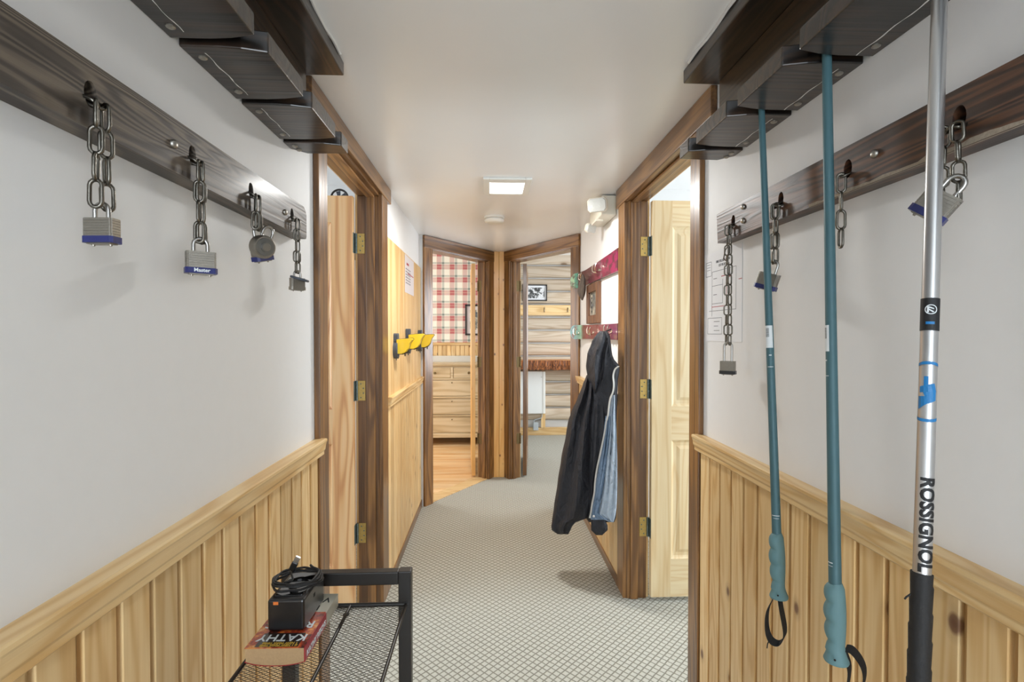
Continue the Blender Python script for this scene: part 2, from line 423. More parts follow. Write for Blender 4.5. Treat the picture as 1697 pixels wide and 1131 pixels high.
def clipx(y):   # door-side limit of the boards
    t = (y - A.y) / (B.y - A.y); return min(.0, A.x + (B.x - A.x) * t - .10)
while yy < 6.6:
    x1 = clipx(yy) if yy < 4.66 else 0.0
    x0 = -2.25
    q = MB().box(x0, x1, yy + .001, yy + .084, -.02, -.001)
    q.build('plank', 'pine_floor', fp, bevel=.0015, seg=1); yy += .085
# pine threshold of the plaid room
th = MB(); a0 = A + nL * .0 + dL * .09; b0 = B - dL * .085
th.prism([(a0.x, a0.y), (b0.x, b0.y), (b0.x + nL.x * .13, b0.y + nL.y * .13), (a0.x + nL.x * .13, a0.y + nL.y * .13)], 'z', -.01, .006)
th.build('trim_threshold', 'pine_x', None, bevel=.003, **STR)

# ---- ceilings
MB().prism([(-.70, -2.2), (.86, -2.2), (.86, 3.76), (D.x + .1, D.y + .08), (C.x + .06, C.y + .12), (B.x - .06, B.y + .12), (A.x - .1, A.y + .08), (-.70, 3.86)], 'z', ZC, ZC + .06).build('ceiling', 'ceiling_white', None, **STR)
MB().box(-3.1, -.66, .4, 3.2, 2.30, 2.36).build('ceiling_west_room', 'ceiling_white', None, **STR)
MB().box(.815, 3.3, .4, 3.2, 2.30, 2.36).build('ceiling_east_room', 'ceiling_white', None, **STR)
MB().prism([(-2.3, 3.6), (-.62, 3.6), (-.62, 3.9), (.09, 4.75), (.09, 6.75), (-2.3, 6.75)], 'z', 2.40, 2.46).build('ceiling_plaid_room', 'ceiling_white', None, **STR)
MB().prism([(.09, 4.75), (.80, 3.8), (.80, 3.5), (2.9, 3.5), (2.9, 6.75), (.09, 6.75)], 'z', 2.40, 2.46).build('ceiling_log_room', 'ceiling_white', None, **STR)

# ---- hall walls (with door openings)
LO0, LO1 = 1.63, 2.49         # rough openings
RO0, RO1 = 1.645, 2.505
def wall_with_door(name, x0, x1, y0, y1, o0, o1, zh, zt=2.36):
    m = MB(); m.box(x0, x1, y0, o0, 0, zt); m.box(x0, x1, o1, y1, 0, zt); m.box(x0, x1, o0, o1, zh, zt)
    return m.build(name, 'white_wall', None, **STR)
wl = wall_with_door('wall_left', XL - .10, XL, -2.2, 3.90, LO0, LO1, 2.06)
wr = wall_with_door('wall_right', XR, XR + .10, -2.2, 3.80, RO0, RO1, 2.055)
m = MB(); m.box(-.66, -.32, -2.28, -2.2, 0, 2.2); m.box(.48, .81, -2.28, -2.2, 0, 2.2); m.box(-.32, .48, -2.28, -2.2, 2.06, 2.2)
m.build('wall_entrance', 'white_wall', None, **STR)

# ---- west and east rooms
def side_room(sign, xin, xout, tag_):
    y0, y1 = .4, 3.2
    a, b = (xout, xin) if sign < 0 else (xin, xout)
    MB().box(a, b, y1, y1 + .08, 0, 2.36).build('wall_%s_room_north' % tag_, 'room_wall', None, **STR)
    MB().box(a, b, y0 - .08, y0, 0, 2.36).build('wall_%s_room_south' % tag_, 'room_wall', None, **STR)
    m = MB(); xa, xb = (xout - .08, xout) if sign < 0 else (xout, xout + .08)
    m.box(xa, xb, y0, .95, 0, 2.36); m.box(xa, xb, 2.55, y1, 0, 2.36); m.box(xa, xb, .95, 2.55, 0, .85); m.box(xa, xb, .95, 2.55, 2.05, 2.36)
    m.build('wall_%s_room_window' % tag_, 'room_wall', None, **STR)
side_room(-1, -.645, -3.1, 'west'); side_room(1, .80, 3.3, 'east')

# ---- far rooms
MB().box(-2.3, .09, 6.5, 6.58, 0, 2.46).build('wall_plaid_room', 'plaid', None, **STR)
wp = MB().box(-2.3, 0, 6.485, 6.5, 0, 1.21).build('wall_plaid_wainscot', 'pine_plank', None, **STR)
MB().prism([(6.485, 1.20), (6.455, 1.205), (6.455, 1.225), (6.47, 1.235), (6.5, 1.24)], 'x', -2.3, 0).build('wainscot_cap', 'pine_x', wp)
pk = MB().prism([(0, 0), (0.003, -.010), (.052, -.010), (.055, 0)], 'z', 0, 1.2).mesh('plank'); pk.materials.append(MATS['pine_plank'])
for i in range(24): link('plank', pk, wp, T(-1.25 + i * .058, 6.486, .0))
MB().box(-2.38, -2.3, 3.6, 4.85, 0, 2.46).box(-2.38, -2.3, 5.85, 6.58, 0, 2.46).box(-2.38, -2.3, 4.85, 5.85, 0, .85).box(-2.38, -2.3, 4.85, 5.85, 2.05, 2.46).build('wall_plaid_room_window', 'room_wall', None, **STR)
MB().box(-2.3, -.645, 3.52, 3.6, 0, 2.46).build('wall_plaid_room_south', 'room_wall', None, **STR)
MB().box(.06, .12, 4.74, 6.6, 0, 2.46).build('wall_partition', 'room_wall', None, **STR)
MB().box(2.9, 2.98, 3.4, 4.6, 0, 2.46).box(2.9, 2.98, 5.8, 6.7, 0, 2.46).box(2.9, 2.98, 4.6, 5.8, 0, .85).box(2.9, 2.98, 4.6, 5.8, 2.05, 2.46).build('wall_log_room_window', 'room_wall', None, **STR)
MB().box(.80, 2.9, 3.42, 3.5, 0, 2.46).build('wall_log_room_south', 'room_wall', None, **STR)
lw = MB().box(.12, 2.9, 6.60, 6.68, 0, 2.46).build('wall_log_room', 'chinking', None, **STR)
pr = []
for i in range(9):
    a = -PI / 2 + PI * i / 8; pr.append((-.045 * math.cos(a) ** .7 if abs(math.cos(a)) > 1e-6 else 0, .079 * math.sin(a)))
lm = MB(); lm.smooth = True
NSEG = 8; rs = []
for j in range(NSEG + 1):
    x = -1.38 + 2.76 * j / NSEG
    rs.append([(x, y + .004 * math.sin(j * 1.7 + 4 * z), z * (1 + .03 * math.sin(j * 2.3))) for y, z in pr])
lm.rings(rs); lme = lm.mesh('log'); lme.materials.append(MATS['log']); lme.shade_smooth()
for kk in range(-6, 7):
    zc = 1.228 + .1727 * kk + .086
    if zc > 2.4: break
    link('log', lme, lw, T(1.51, 6.60, zc))
MB().box(.12, 2.9, 6.545, 6.60, 0, .10).build('baseboard_log_room', 'pine_x', None, bevel=.004, **STR)

# ---- angled end walls and the pine corner post
def angled_wall(name, P0, d, n, L, o0, o1, zh):
    M = frame(P0, d, n)
    m = MB(); m.box(0, o0, 0, .10, 0, 2.46, M); m.box(o1, L, 0, .10, 0, 2.46, M); m.box(o0, o1, 0, .10, zh, 2.46, M)
    return m.build(name, 'white_wall', None, **STR), M
LL = (B - A).length; LR = (D - C).length
_, ML = angled_wall('wall_end_left', A, dL, nL, LL, .085, LL - .07, 2.035)
_, MR = angled_wall('wall_end_right', C, dR, nR, LR, .07, LR - .085, 2.035)
po = thing('trim_post', (.091, 4.66, 0), kind='structure')
MB().box(.028, .090, 4.648, 4.74, 0, ZC).build('board', 'pine_post', po, bevel=.0025)
MB().box(.0915, .155, 4.646, 4.74, 0, ZC).build('board', 'pine_post', po, bevel=.0025)

# ---- wainscots, chair rails, baseboards
def plank_mesh(pitch, z0, z1, sgn, ch=.010, dep=.011):
    # profile in (y, x): tongue at the back, proud face in front
    m = MB(); d = sgn
    m.prism([(0, 0), (pitch, 0), (pitch, d * .003), (pitch - ch * .5, d * .003), (pitch - ch * .5, d * (dep - .003)), (pitch - ch * .5 - .003, d * dep), (ch * .5 + .003, d * dep), (ch * .5, d * (dep - .003)), (ch * .5, d * .003), (0, d * .003)], 'z', z0, z1)
    me = bpy.data.meshes.new('plank')
    m.v = [(x, y, z) if False else (y, x, z) for x, y, z in m.v]
    return m
def wainscot(wall, X, sgn, y_end, n, pitch, z0, z1, mat='pine_plank', ch=.011):
    m = MB(); d = sgn; a, b = ch / 2, pitch - ch / 2; dp = .012
    m.prism([(X * 0 + d * .002, a), (d * (dp - .0015), a), (d * dp, a + .0015), (d * dp, b - .0015), (d * (dp - .0015), b), (d * .002, b)], 'z', z0, z1)
    pm = m.mesh('plank'); pm.materials.append(MATS[mat])
    MB().box(X, X + sgn * .003, y_end - n * pitch, y_end, z0, z1).build('groove_backing', 'pine_plank', wall)
    for i in range(n): link('plank', pm, wall, T(X, y_end - (i + 1) * pitch, 0))
wainscot(wl, XL, 1, 1.563, 24, .0692, 0.0, .985)
wainscot(wr, XR, -1, 1.583, 24, .0692, 0.0, .985)
def rail(name, X, s, y0, y1, z, mat, parent):
    pr = [(0, z - .055), (.020, z - .055), (.026, z - .050), (.026, z - .040), (.030, z - .034), (.032, z - .020), (.034, z - .012), (.036, z - .008), (.036, z - .002), (.032, z), (0, z)]
    m = MB(); m.prism([(X + s * a, b) for a, b in pr], 'y', y0, y1)
    return m.build(name, mat, parent)
rail('chair_rail', XL, 1, -2.2, 1.575, 1.030, 'pine_y', wl)
rail('chair_rail', XR, -1, -2.2, 1.595, 1.028, 'pine_y', wr)
# pine end wall strip beyond the left door: sheet above the rail, planks below
for i in range(8): MB().box(XL, XL + .012, 2.60 + i * .16, 2.60 + i * .16 + .1585, 1.00, 1.868).build('panel', 'pine_sheet', wl, bevel=.001, seg=1)
wainscot(wl, XL, 1, 3.885, 14, .0915, .05, .99, ch=.004)
rail('chair_rail', XL, 1, 2.62, 3.90, 1.022, 'pine_y', wl)
wainscot(wr, XR, -1, 3.77, 12, .0965, .05, .99, ch=.004)
rail('chair_rail', XR, -1, 2.62, 3.83, 1.03, 'pine_y', wr)
MB().box(XL, XL + .018, 2.60, 3.89, 0, .055).build('baseboard_left', 'stain_y', None, bevel=.003, **STR)
MB().box(XR - .018, XR, 2.60, 3.78, 0, .055).build('baseboard_right', 'stain_y', None, bevel=.003, **STR)

# ================================================================== DOORS
HINGE_Z = [1.80, 1.076, .369]
def hinge(parent, M, knu=None, mat1='brass', mat2='hinge_grey'):
    """M: local x along jamb face away from the knuckle, y out of the jamb face, z up; origin at the knuckle"""
    h = MB().box(.004, .042, 0, .0022, -.049, .049, M).build('hinge', mat1, parent, bevel=.0008, seg=1)
    k = MB()
    for i in range(5): k.lathe([(.006, -.049 + i * .0198), (.006, -.049 + i * .0198 + .0186)], 10, M @ T(0, .004, 0))
    k.build('hinge_barrel', mat2, h, smooth=True)
    s = MB()
    for dz in (-.034, -.012, .012, .034): s.lathe([(.0035, 0), (.0035, .001), (.002, .0018)], 8, M @ T(.026 + (.006 if abs(dz) < .02 else -.006), .0022, dz) @ R(-PI / 2, 'X'))
    s.build('hinge_screws', mat2, h)
    return h
def panel_door(parent, M, wid, mat, matr, zb, zt, panels=((.216, .82), (.99, 1.895))):
    """leaf in local coords: x from hinge edge to free edge, y thickness (0..0.035), z up. Stiles, rails, raised panels"""
    lf = MB(); st = .102; mul = .095
    pw = (wid - 2 * st - mul) / 2
    xs = [(st, st + pw), (st + pw + mul, wid - st)]
    lf.box(0, st, 0, .035, zb, zt, M).box(wid - st, wid, 0, .035, zb, zt, M).box(st + pw, st + pw + mul, 0, .035, zb, zt, M)
    leaf = lf.build('door_leaf', mat, parent, bevel=.0015)
    rl = MB(); zz = [zb] + [v for p in panels for v in p] + [zt]
    for i in range(0, len(zz), 2):
        for a, b in xs: rl.box(a, b, .001, .034, zz[i], zz[i + 1], M)
    rl.build('door_rails', matr, leaf)
    for (z0, z1) in panels:
        for a, b in xs:
            p = MB()
            for s, o in ((1, 0), (-1, .035)):
                # recessed raised panel: thin moulding, sloped field
                y = lambda d: o + s * d
                lv = [(0, .0), (.006, .006), (.014, .011), (.030, .012), (.046, .006)]
                rg = [[(a + e, y(d), z0 + e), (b - e, y(d), z0 + e), (b - e, y(d), z1 - e), (a + e, y(d), z1 - e)] for e, d in lv]
                p.rings(rg, False, False, M); k = len(p.v)
                p.f.append((k - 4, k - 3, k - 2, k - 1))
            p.build('door_panel', mat, leaf)
    return leaf
def hall_door(n, sgn, XF, XW, o0, o1, y_near, y_far, zhead_bot, z_soffit, leaf_mat, leaf_matr, head0, head1):
    """sgn -1 = left wall. XF casing face, XW wall face; room side edge XJ"""
    d = thing('door_%d' % n, (XW, (o0 + o1) / 2, 0), kind='structure')
    XJ = XW + sgn * .10
    XE = XW + sgn * .103
    # jamb boards
    MB().box(XW - sgn * .002, XE, o0, o0 + .02, 0, z_soffit).build('jamb', 'stain_z', d, bevel=.002)
    MB().box(XW - sgn * .002, XE, o1 - .02, o1, 0, z_soffit).build('jamb', 'stain_z', d, bevel=.002)
    MB().box(XW - sgn * .002, XE, o0, o1, z_soffit, z_soffit + .02).build('head_jamb', 'stain_y', d, bevel=.002)
    # door stops
    xs0, xs1 = XW + sgn * .018, XW + sgn * .058
    MB().box(xs0, xs1, o1 - .031, o1 - .02, 0, z_soffit).build('door_stop', 'stain_z', d, bevel=.003)
    MB().box(xs0, xs1, o0 + .02, o0 + .031, 0, z_soffit).build('door_stop', 'stain_z', d, bevel=.003)
    MB().box(xs0, xs1, o0 + .031, o1 - .031, z_soffit - .011, z_soffit).build('door_stop', 'stain_y', d, bevel=.003)
    # casings hall side
    MB().box(XW, XF, y_near, o0 + .018, 0, zhead_bot).build('casing', 'stain_z', d, bevel=.003)
    MB().box(XW, XF, o1 - .018, y_far, 0, zhead_bot).build('casing', 'stain_z', d, bevel=.003)
    MB().box(XW, XF - sgn * .003, head0, head1, zhead_bot, ZC - .002).build('head_casing', 'stain_y', d, bevel=.003)
    # casings room side, pine
    MB().box(XJ, XJ + sgn * .016, o0 - .07, o0 + .012, 0, 2.05).build('room_casing', 'pine_z', d, bevel=.003)
    MB().box(XJ, XJ + sgn * .016, o1 - .012, o1 + .07, 0, 2.05).build('room_casing', 'pine_z', d, bevel=.003)
    MB().box(XJ, XJ + sgn * .016, o0 - .07, o1 + .07, z_soffit + .008, z_soffit + .08).build('room_casing', 'pine_y', d, bevel=.003)
    # open leaf, 90 degrees into the room, hinged on the far jamb
    yf = o1 - .022
    XH = XJ + sgn * .012
    M = frame((XH + sgn * .003, yf, 0), (-1, 0, 0), (0, -1, 0)) if sgn < 0 else frame((XH + .003, yf - .035, 0), (1, 0, 0), (0, 1, 0))
    leaf = panel_door(d, M, .81, leaf_mat, leaf_matr, .022, 2.024)
    for hz in HINGE_Z:
        Mh = frame((XH - sgn * .004, o1 - .0205, hz), (-sgn, 0, 0), (0, -1, 0))
        hinge(d, Mh)
        MB().box(XH + sgn * .0015, XH + sgn * .003, yf - .033, yf - .002, hz - .049, hz + .049).build('hinge_leaf', 'hinge_grey', leaf)
    return d
hall_door(1, -1, -.527, XL, LO0, LO1, 1.564, 2.605, 2.047, 2.036, 'door_pine_west', 'door_pine_west', 1.50, 2.685)
hall_door(2, 1, .683, XR, RO0, RO1, 1.584, 2.605, 2.026, 2.030, 'door_pine_east', 'door_pine_east_rail', 1.50, 2.645)

def end_door(n, M, L, hinge_at_end, leafmat, edge_dir):
    """angled doorway at the end of the hall in wall frame M (x along wall, y into room)"""
    d = thing('door_%d' % n, M @ Vector((L / 2, 0, 0)), kind='structure')
    a0, a1 = (.085, L - .07) if hinge_at_end else (.07, L - .085)
    def bx(nm, mat, *c, bev=.002, par=d): return MB().box(*c).build(nm, mat, par, M=M, bevel=bev)
    zs = 2.02
    bx('jamb', 'stain_z', a0, a0 + .018, -.002, .105, 0, zs); bx('jamb', 'stain_z', a1 - .018, a1, -.002, .105, 0, zs)
    bx('head_jamb', 'stain_x', a0, a1, -.002, .105, zs, zs + .018)
    bx('door_stop', 'stain_z', a0 + .018, a0 + .029, .02, .055, 0, zs); bx('door_stop', 'stain_z', a1 - .029, a1 - .018, .02, .055, 0, zs)
    bx('casing', 'stain_z', 0.0, a0 + .012, -.018, 0, 0, 2.03); bx('casing', 'stain_z', a1 - .012, L - .002, -.018, 0, 0, 2.03)
    bx('head_casing', 'stain_x', -.0, L - .0, -.021, 0, 2.028, ZC - .002)
    bx('room_casing', 'pine_z', a0 - .06, a0 + .01, .10, .116, 0, 2.03); bx('room_casing', 'pine_z', a1 - .01, a1 + .05, .10, .116, 0, 2.03)
    return d, a0, a1
d3, a0, a1 = end_door(3, ML, LL, True, 'pine_z', None)
# leaf of the left end door: swung right back, its hinge edge towards the hall
Hp = ML @ Vector((a1 - .018, .122, 0))
def back_leaf(d, Hp, ang, mat, y_off, hmat):
    dirv = Vector((math.cos(ang), math.sin(ang), 0)); nv = Vector((-dirv.y, dirv.x, 0)) * y_off
    M = frame(Hp, dirv, nv) if y_off > 0 else frame(Hp + nv * .035, dirv, -nv)
    leaf = panel_door(d, M, .74, mat, mat, .015, 2.012)
    return leaf, M
leaf3, M3 = back_leaf(d3, Hp + Vector((-.012, .0, 0)), math.radians(93.0), 'pine_post', 1, 'antique_brass')
Hq = None
d4, b0, b1 = end_door(4, MR, LR, False, 'stain_z', None)
Hp4 = MR @ Vector((b0 + .018, .122, 0))
leaf4, M4 = back_leaf(d4, Hp4 + Vector((.012, 0, 0)), math.radians(84.5), 'stain_z', -1, 'antique_brass')
for hz in (1.80, 1.09, .37):
    q = ML @ Vector((a1 - .018, .105, hz)); Mh = frame(q, -(ML.to_3x3() @ Vector((0, 1, 0))), -(ML.to_3x3() @ Vector((1, 0, 0)))); hinge(d3, Mh, None, 'antique_brass', 'antique_brass')
    MB().box(.0, .034, -.0018, .0, hz - .049, hz + .049, M3 @ frame((0, 0, 0), (0, 1, 0), (1, 0, 0)).to_4x4()).build('hinge_leaf', 'antique_brass', leaf3)
    q = MR @ Vector((b0 + .018, .105, hz)); Mh = frame(q, -(MR.to_3x3() @ Vector((0, 1, 0))), MR.to_3x3() @ Vector((1, 0, 0))); hinge(d4, Mh, None, 'antique_brass', 'antique_brass')
    MB().box(.0, .034, -.0018, .0, hz - .049, hz + .049, M4 @ frame((0, 0, 0), (0, 1, 0), (1, 0, 0)).to_4x4()).build('hinge_leaf', 'antique_brass', leaf4)

# ================================================================== OVERHEAD SKI RACKS
def ski_rack(X, s, label):
    t = thing('ski_rack', (X, .6, 1.865), label, 'ski rack')
    w = .148
    MB().box(X, X + s * .038, -.35, 1.41, 1.89, 2.086).build('back_board', 'rack_y', t, bevel=.003)
    sh = MB().box(X + s * .001, X + s * .136, -.35, 1.428, 2.086, ZC - .001).build('shelf_board', 'rack_y', t, bevel=.003)
    # caulk line along the ceiling
    cut = [-.35 + .221 * i for i in range(0, 9)]
    cuts = [1.425, 1.333, 1.112, .892, .672, .452, .232, .012, -.208]
    for i in range(len(cuts) - 1):
        y1, y0 = cuts[i], cuts[i + 1]
        g = .011; fl = .026
        y1a = y1 - (0 if i == 0 else g); y1f = y1 - (0 if i == 0 else fl); y0a = y0 + g; y0f = y0 + fl
        poly = [(0, y0a), (.065, y0a), (.105, y0a + .004), (w, y0f), (w, y1f), (.105, y1a - (0 if i == 0 else .004)), (.065, y1a), (.0, y1a)]
        if i == 0: poly = [(0, y0a), (.065, y0a), (.105, y0a + .004), (w, y0f), (w, y1 - .004), (.035, y1), (0.0, y1 - .035)]
        fb = MB().prism([(X + s * a, b) for a, b in poly], 'z', 1.865, 1.903).build('finger_board', 'rack_x', t, bevel=.0025)
        for yb in ((y0a + .035, y1a - .035) if i else (y0a + .022, y1a - .03)):
            MB().lathe([(.0075, 0), (.0075, .003), (.0045, .005)], 10, T(X + s * .022, yb, 1.866) @ R(PI, 'X')).build('bolt_head', 'bolt', fb)
        if i in (1, 2, 3):
            st_ = MB(); yy0, yy1 = y0a + .02, y1a - (.02 if s > 0 else .004)
            vs = []
            for q in range(13):
                yq = yy0 + (yy1 - yy0) * q / 12; wq = .0004 + .0012 * random.random(); xq = X + s * (.034 + .0015 * math.sin(q * 1.3))
                vs += [(xq - wq, yq, 1.8646), (xq + wq, yq, 1.8646)]
            st_.add(vs, [(2 * q, 2 * q + 1, 2 * q + 3, 2 * q + 2) for q in range(12)]); st_.build('paint_streak', 'caulk', fb)
    for yb in (1.28, .98, .55): MB().lathe([(.007, 0), (.007, .003), (.004, .005)], 10, T(X + s * .038, yb, 1.96) @ R(s * PI / 2, 'Y')).build('bolt_head', 'bolt', t)
    # rough white bead where the shelf board meets the ceiling
    MB().tube([(X + s * (.139 + .003 * math.sin(i * 1.9)), -.3 + i * .06, ZC - .004) for i in range(29)], .004, 5).build('caulk_bead', 'caulk', t)
    return t
ski_rack(XL, 1, 'dark stained overhead ski rack with empty slots, opposite the hanging poles')
ski_rack(XR, -1, 'dark stained overhead ski rack with three poles hanging from its slots')

# ================================================================== LOCK BOARDS
ZB0, ZB1 = 1.620, 1.706
def lock_board(X, s, mat, yend, holes, label, bolts, round_end):
    t = thing('lock_board', (X, yend, ZB0), label, 'rail')
    h = ZB1 - ZB0; y0 = -.35
    if round_end: out = [(y0, 0), (yend - .004, 0), (yend, .008), (yend, h - .02), (yend - .006, h - .008), (yend - .02, h)]
    else: out = [(y0, 0), (yend - .008, 0), (yend, h * .98), (yend - .01, h), ]
    out = out + [(y0, h)]
    me = plate(out, [ell(y, z - ZB0, .0105, .017, 16) for y, z in holes], .038, 'board')
    me.materials.append(MATS[mat])
    M = Matrix(((0, 0, 1, X + s * .0195), (1, 0, 0, 0), (0, 1, 0, ZB0), (0, 0, 0, 1)))
    b = link('board', me, t, M, .0018, 1)
    for y, z in holes:
        MB().box(X + s * .0005, X + s * .002, y - .014, y + .014, z - .02, z + .02).build('hole_back', mat, t)
    for y, z in bolts:
        MB().lathe([(.0075, 0), (.0072, .003), (.004, .0055)], 12, T(X + s * .0385, y, z) @ R(s * PI / 2, 'Y')).build('bolt_head', 'bolt', t, smooth=True)
    return t
LX = XL + .0385; RX = XR - .0385
def hp(px, py, X): q = onx(px, py, X); return (q.y, q.z)
LH = [hp(150, 155, LX), hp(319, 259, LX), hp(416, 316, LX), hp(484, 356, LX)]
RH = [hp(1215, 366, RX), hp(1294, 328, RX), hp(1405, 279, RX), hp(1590, 185, RX)]
def zc(h): return [(y, 1.664) for y, z in h]
LH = zc(LH); RH = zc(RH)
lock_board(XL, 1, 'lockboard_west', 1.402, LH, 'grey brown wooden rail with four holes, a chain and padlock hanging from each', [hp(287, 239, LX), hp(472, 352, LX)], True)
lock_board(XR, -1, 'lockboard_east', 1.418, RH, 'reddish dark wooden rail behind the hanging ski poles, with chains in its holes', [hp(1450, 255, RX), hp(1232, 366, RX), hp(1232, 343, RX)], False)

lbr = bpy.data.objects['lock_board.001']; ve = []
for q in range(41):
    yq = .45 + .55 * q / 40; hq = .004 + .006 * random.random() * (1 - abs(q / 20 - .9) * .5)
    ve += [(RX - .0006, yq, ZB0 + .0005), (RX - .0006, yq, ZB0 + max(.002, hq)), (RX + .004, yq, ZB0 - .0004)]
ms_ = MB(); ms_.add(ve, [f for q in range(40) for f in ((3 * q, 3 * q + 3, 3 * q + 4, 3 * q + 1), (3 * q, 3 * q + 2, 3 * q + 5, 3 * q + 3))])
plain('splinter', srgb(158, 146, 130), .8, 0, .6, 200, vary=.25)
ms_.build('chipped_edge', 'splinter', lbr)

# ================================================================== CHAINS AND PADLOCKS
LKL, LKW, LKR = .0365, .0185, .0025
def link_mesh(L=LKL, W=LKW, r=LKR):
    m = MB(); pts = []; rr = W / 2 - r; hl = L / 2 - r - rr
    for i in range(7): a = PI * i / 6; pts.append((rr * math.cos(a), 0, hl + rr * math.sin(a)))
    for i in range(7): a = PI + PI * i / 6; pts.append((rr * math.cos(a), 0, -hl + rr * math.sin(a)))
    m.tube(pts, r, 6, True); me = m.mesh('link'); me.materials.append(MATS['chain_steel']); me.shade_smooth(); return me
LINK = link_mesh()
LINK_S = link_mesh(.031, .0165, .0021)
def strand(parent, p0, p1, roll0, mesh=LINK, pitch=LKL - 2 * LKR - .0005):
    p0, p1 = Vector(p0), Vector(p1); d = p1 - p0; n = max(1, round(d.length / pitch)); 
    for i in range(n):
        c = p0 + d * ((i + .5) / n)
        M = along(c, -d, (1, 0, 0)) @ R(roll0 + (PI / 2 if i % 2 else 0) + random.uniform(-.25, .25), 'Z') @ Matrix.Diagonal((1, 1, (d.length / n) / pitch if d.length else 1, 1))
        link('link', mesh, parent, M)
def chain(X, s, hole, zbot, label, double=True, spread=.011, dy=0, mesh=LINK, pitch=None, group=None):
    y, z = hole; t = thing('chain', (X + s * .012, y, zbot), label, 'chain', group)
    pitch = pitch or LKL - 2 * LKR - .0005
    # link through the hole, tilted down and out
    for k in ((-1, 1) if double else (0,)):
        a = Vector((X - s * .016, y + k * .003, z - .003)); b = Vector((X + s * .013, y + k * .006, z - .016))
        M = along((a + b) / 2, b - a) @ R(k * .5, 'Z'); link('link', mesh, t, M)
        strand(t, (X + s * .0125, y + k * spread * .7, z - .010), (X + s * .012, y + dy + k * spread, zbot), .4 if k < 0 else 1.2, mesh, pitch)
    return t
def padlock(loc, rz, label, tilt=0, sc=1.0, shackle=.020, band='lock_blue', word=None, roll=0, wid=.044, group=None):
    """loc = underside of the shackle's bow (where the chain pulls)"""
    t = thing('padlock', loc, label, 'padlock', group)
    M = T(*loc) @ R(rz, 'Z') @ R(tilt, 'Y') @ R(roll, 'X') @ Matrix.Scale(sc, 4)
    r = .0105; wr = .0034; pts = [(-r, 0, -shackle - .004)]
    for i in range(9): a = PI - PI * i / 8; pts.append((r * math.cos(a), 0, -r + .003 + r * math.sin(a)))
    pts.append((r, 0, -shackle - .004))
    MB().tube(pts, wr, 8, False, M).build('shackle', 'steel', t)
    zt = -shackle; h = .036; b = MB(); n = 9; w2, d2 = wid / 2, .0105
    for i in range(n):
        z1 = zt - h * i / n; z0 = zt - h * (i + 1) / n + .0004
        c = .003
        pl = [(-w2 + c, -d2), (w2 - c, -d2), (w2, -d2 + c), (w2, d2 - c), (w2 - c, d2), (-w2 + c, d2), (-w2, d2 - c), (-w2, -d2 + c)]
        b.prism(pl, 'z', z0, z1, M)
    b.box(-w2 + .001, w2 - .001, -d2 + .001, d2 - .001, zt - h, zt - .0005, M)
    b.build('lock_body', 'lock_steel', t)
    bd = MB(); c = .004; W2, D2 = w2 + .0018, d2 + .0018
    pl = [(-W2 + c, -D2), (W2 - c, -D2), (W2, -D2 + c), (W2, D2 - c), (W2 - c, D2), (-W2 + c, D2), (-W2, D2 - c), (-W2, -D2 + c)]
    bd.prism(pl, 'z', zt - h - .0012, zt - h + .0085, M)
    bo = bd.build('bumper_band', band, t)
    ft = MB()
    ft.box(-w2 + .004, w2 - .004, -d2 + .003, d2 - .003, zt - h - .003, zt - h - .0012, M)
    for a in (-.6, .6): ft.lathe([(.0022, 0), (.0018, .0025)], 8, M @ T(a * w2, 0, zt - h - .003) @ R(PI, 'X'))
    ft.build('base_plate', 'lock_steel', t)
    if word: text(word, .0085, 'print_white', bo, M @ T(0, -D2 - .0002, zt - h + .0038) @ R(PI / 2, 'X'), bold=.0002)
    return t
def zx(px, py, X): return onx(px, py, X).z
CL = XL + .0385 + .012; CR = XR - .0385 - .012
# left board: four chains
chain(LX, 1, LH[0], zx(165, 345, CL), 'doubled chain holding a plain blue banded padlock, fourth chain from the open pine door', spread=.010)
padlock((CL, LH[0][0], zx(165, 340, CL)), math.radians(-3), 'laminated padlock with plain blue band on the chain farthest from the open door', sc=.84)
chain(LX, 1, LH[1], zx(330, 402, CL), 'chain holding the padlock lettered on its blue band', spread=.004)
padlock((CL, LH[1][0], zx(330, 398, CL)), math.radians(38), 'laminated steel padlock with white lettering on its blue band', word='Master')
chain(LX, 1, LH[2], zx(424, 380, CL), 'short doubled chain holding the round dial lock', spread=.008)
padlock((CL - .006, LH[2][0] + .012, zx(430, 378, CL)), math.radians(70), 'padlock hanging behind the round dial lock, band showing', tilt=math.radians(-14), sc=1.0, shackle=.033)
chain(LX, 1, LH[3], zx(490, 452, CL), 'slim doubled chain nearest the door, holding a small padlock with grey ring', spread=.007, mesh=LINK_S, pitch=.0265)
pl4 = padlock((CL, LH[3][0], zx(490, 450, CL)), math.radians(50), 'small bare laminated padlock with a grey ring round its shackle', sc=.82, band='lock_steel')
q = (CL, LH[3][0], zx(490, 450, CL) - .018)
MB().tube([(q[0] + .020 * math.cos(a) + .006, q[1] + .020 * math.sin(a), q[2] - .006 * math.cos(a)) for a in [2 * PI * i / 18 for i in range(18)]], .0032, 6, True).build('grey_ring', 'slate', pl4)
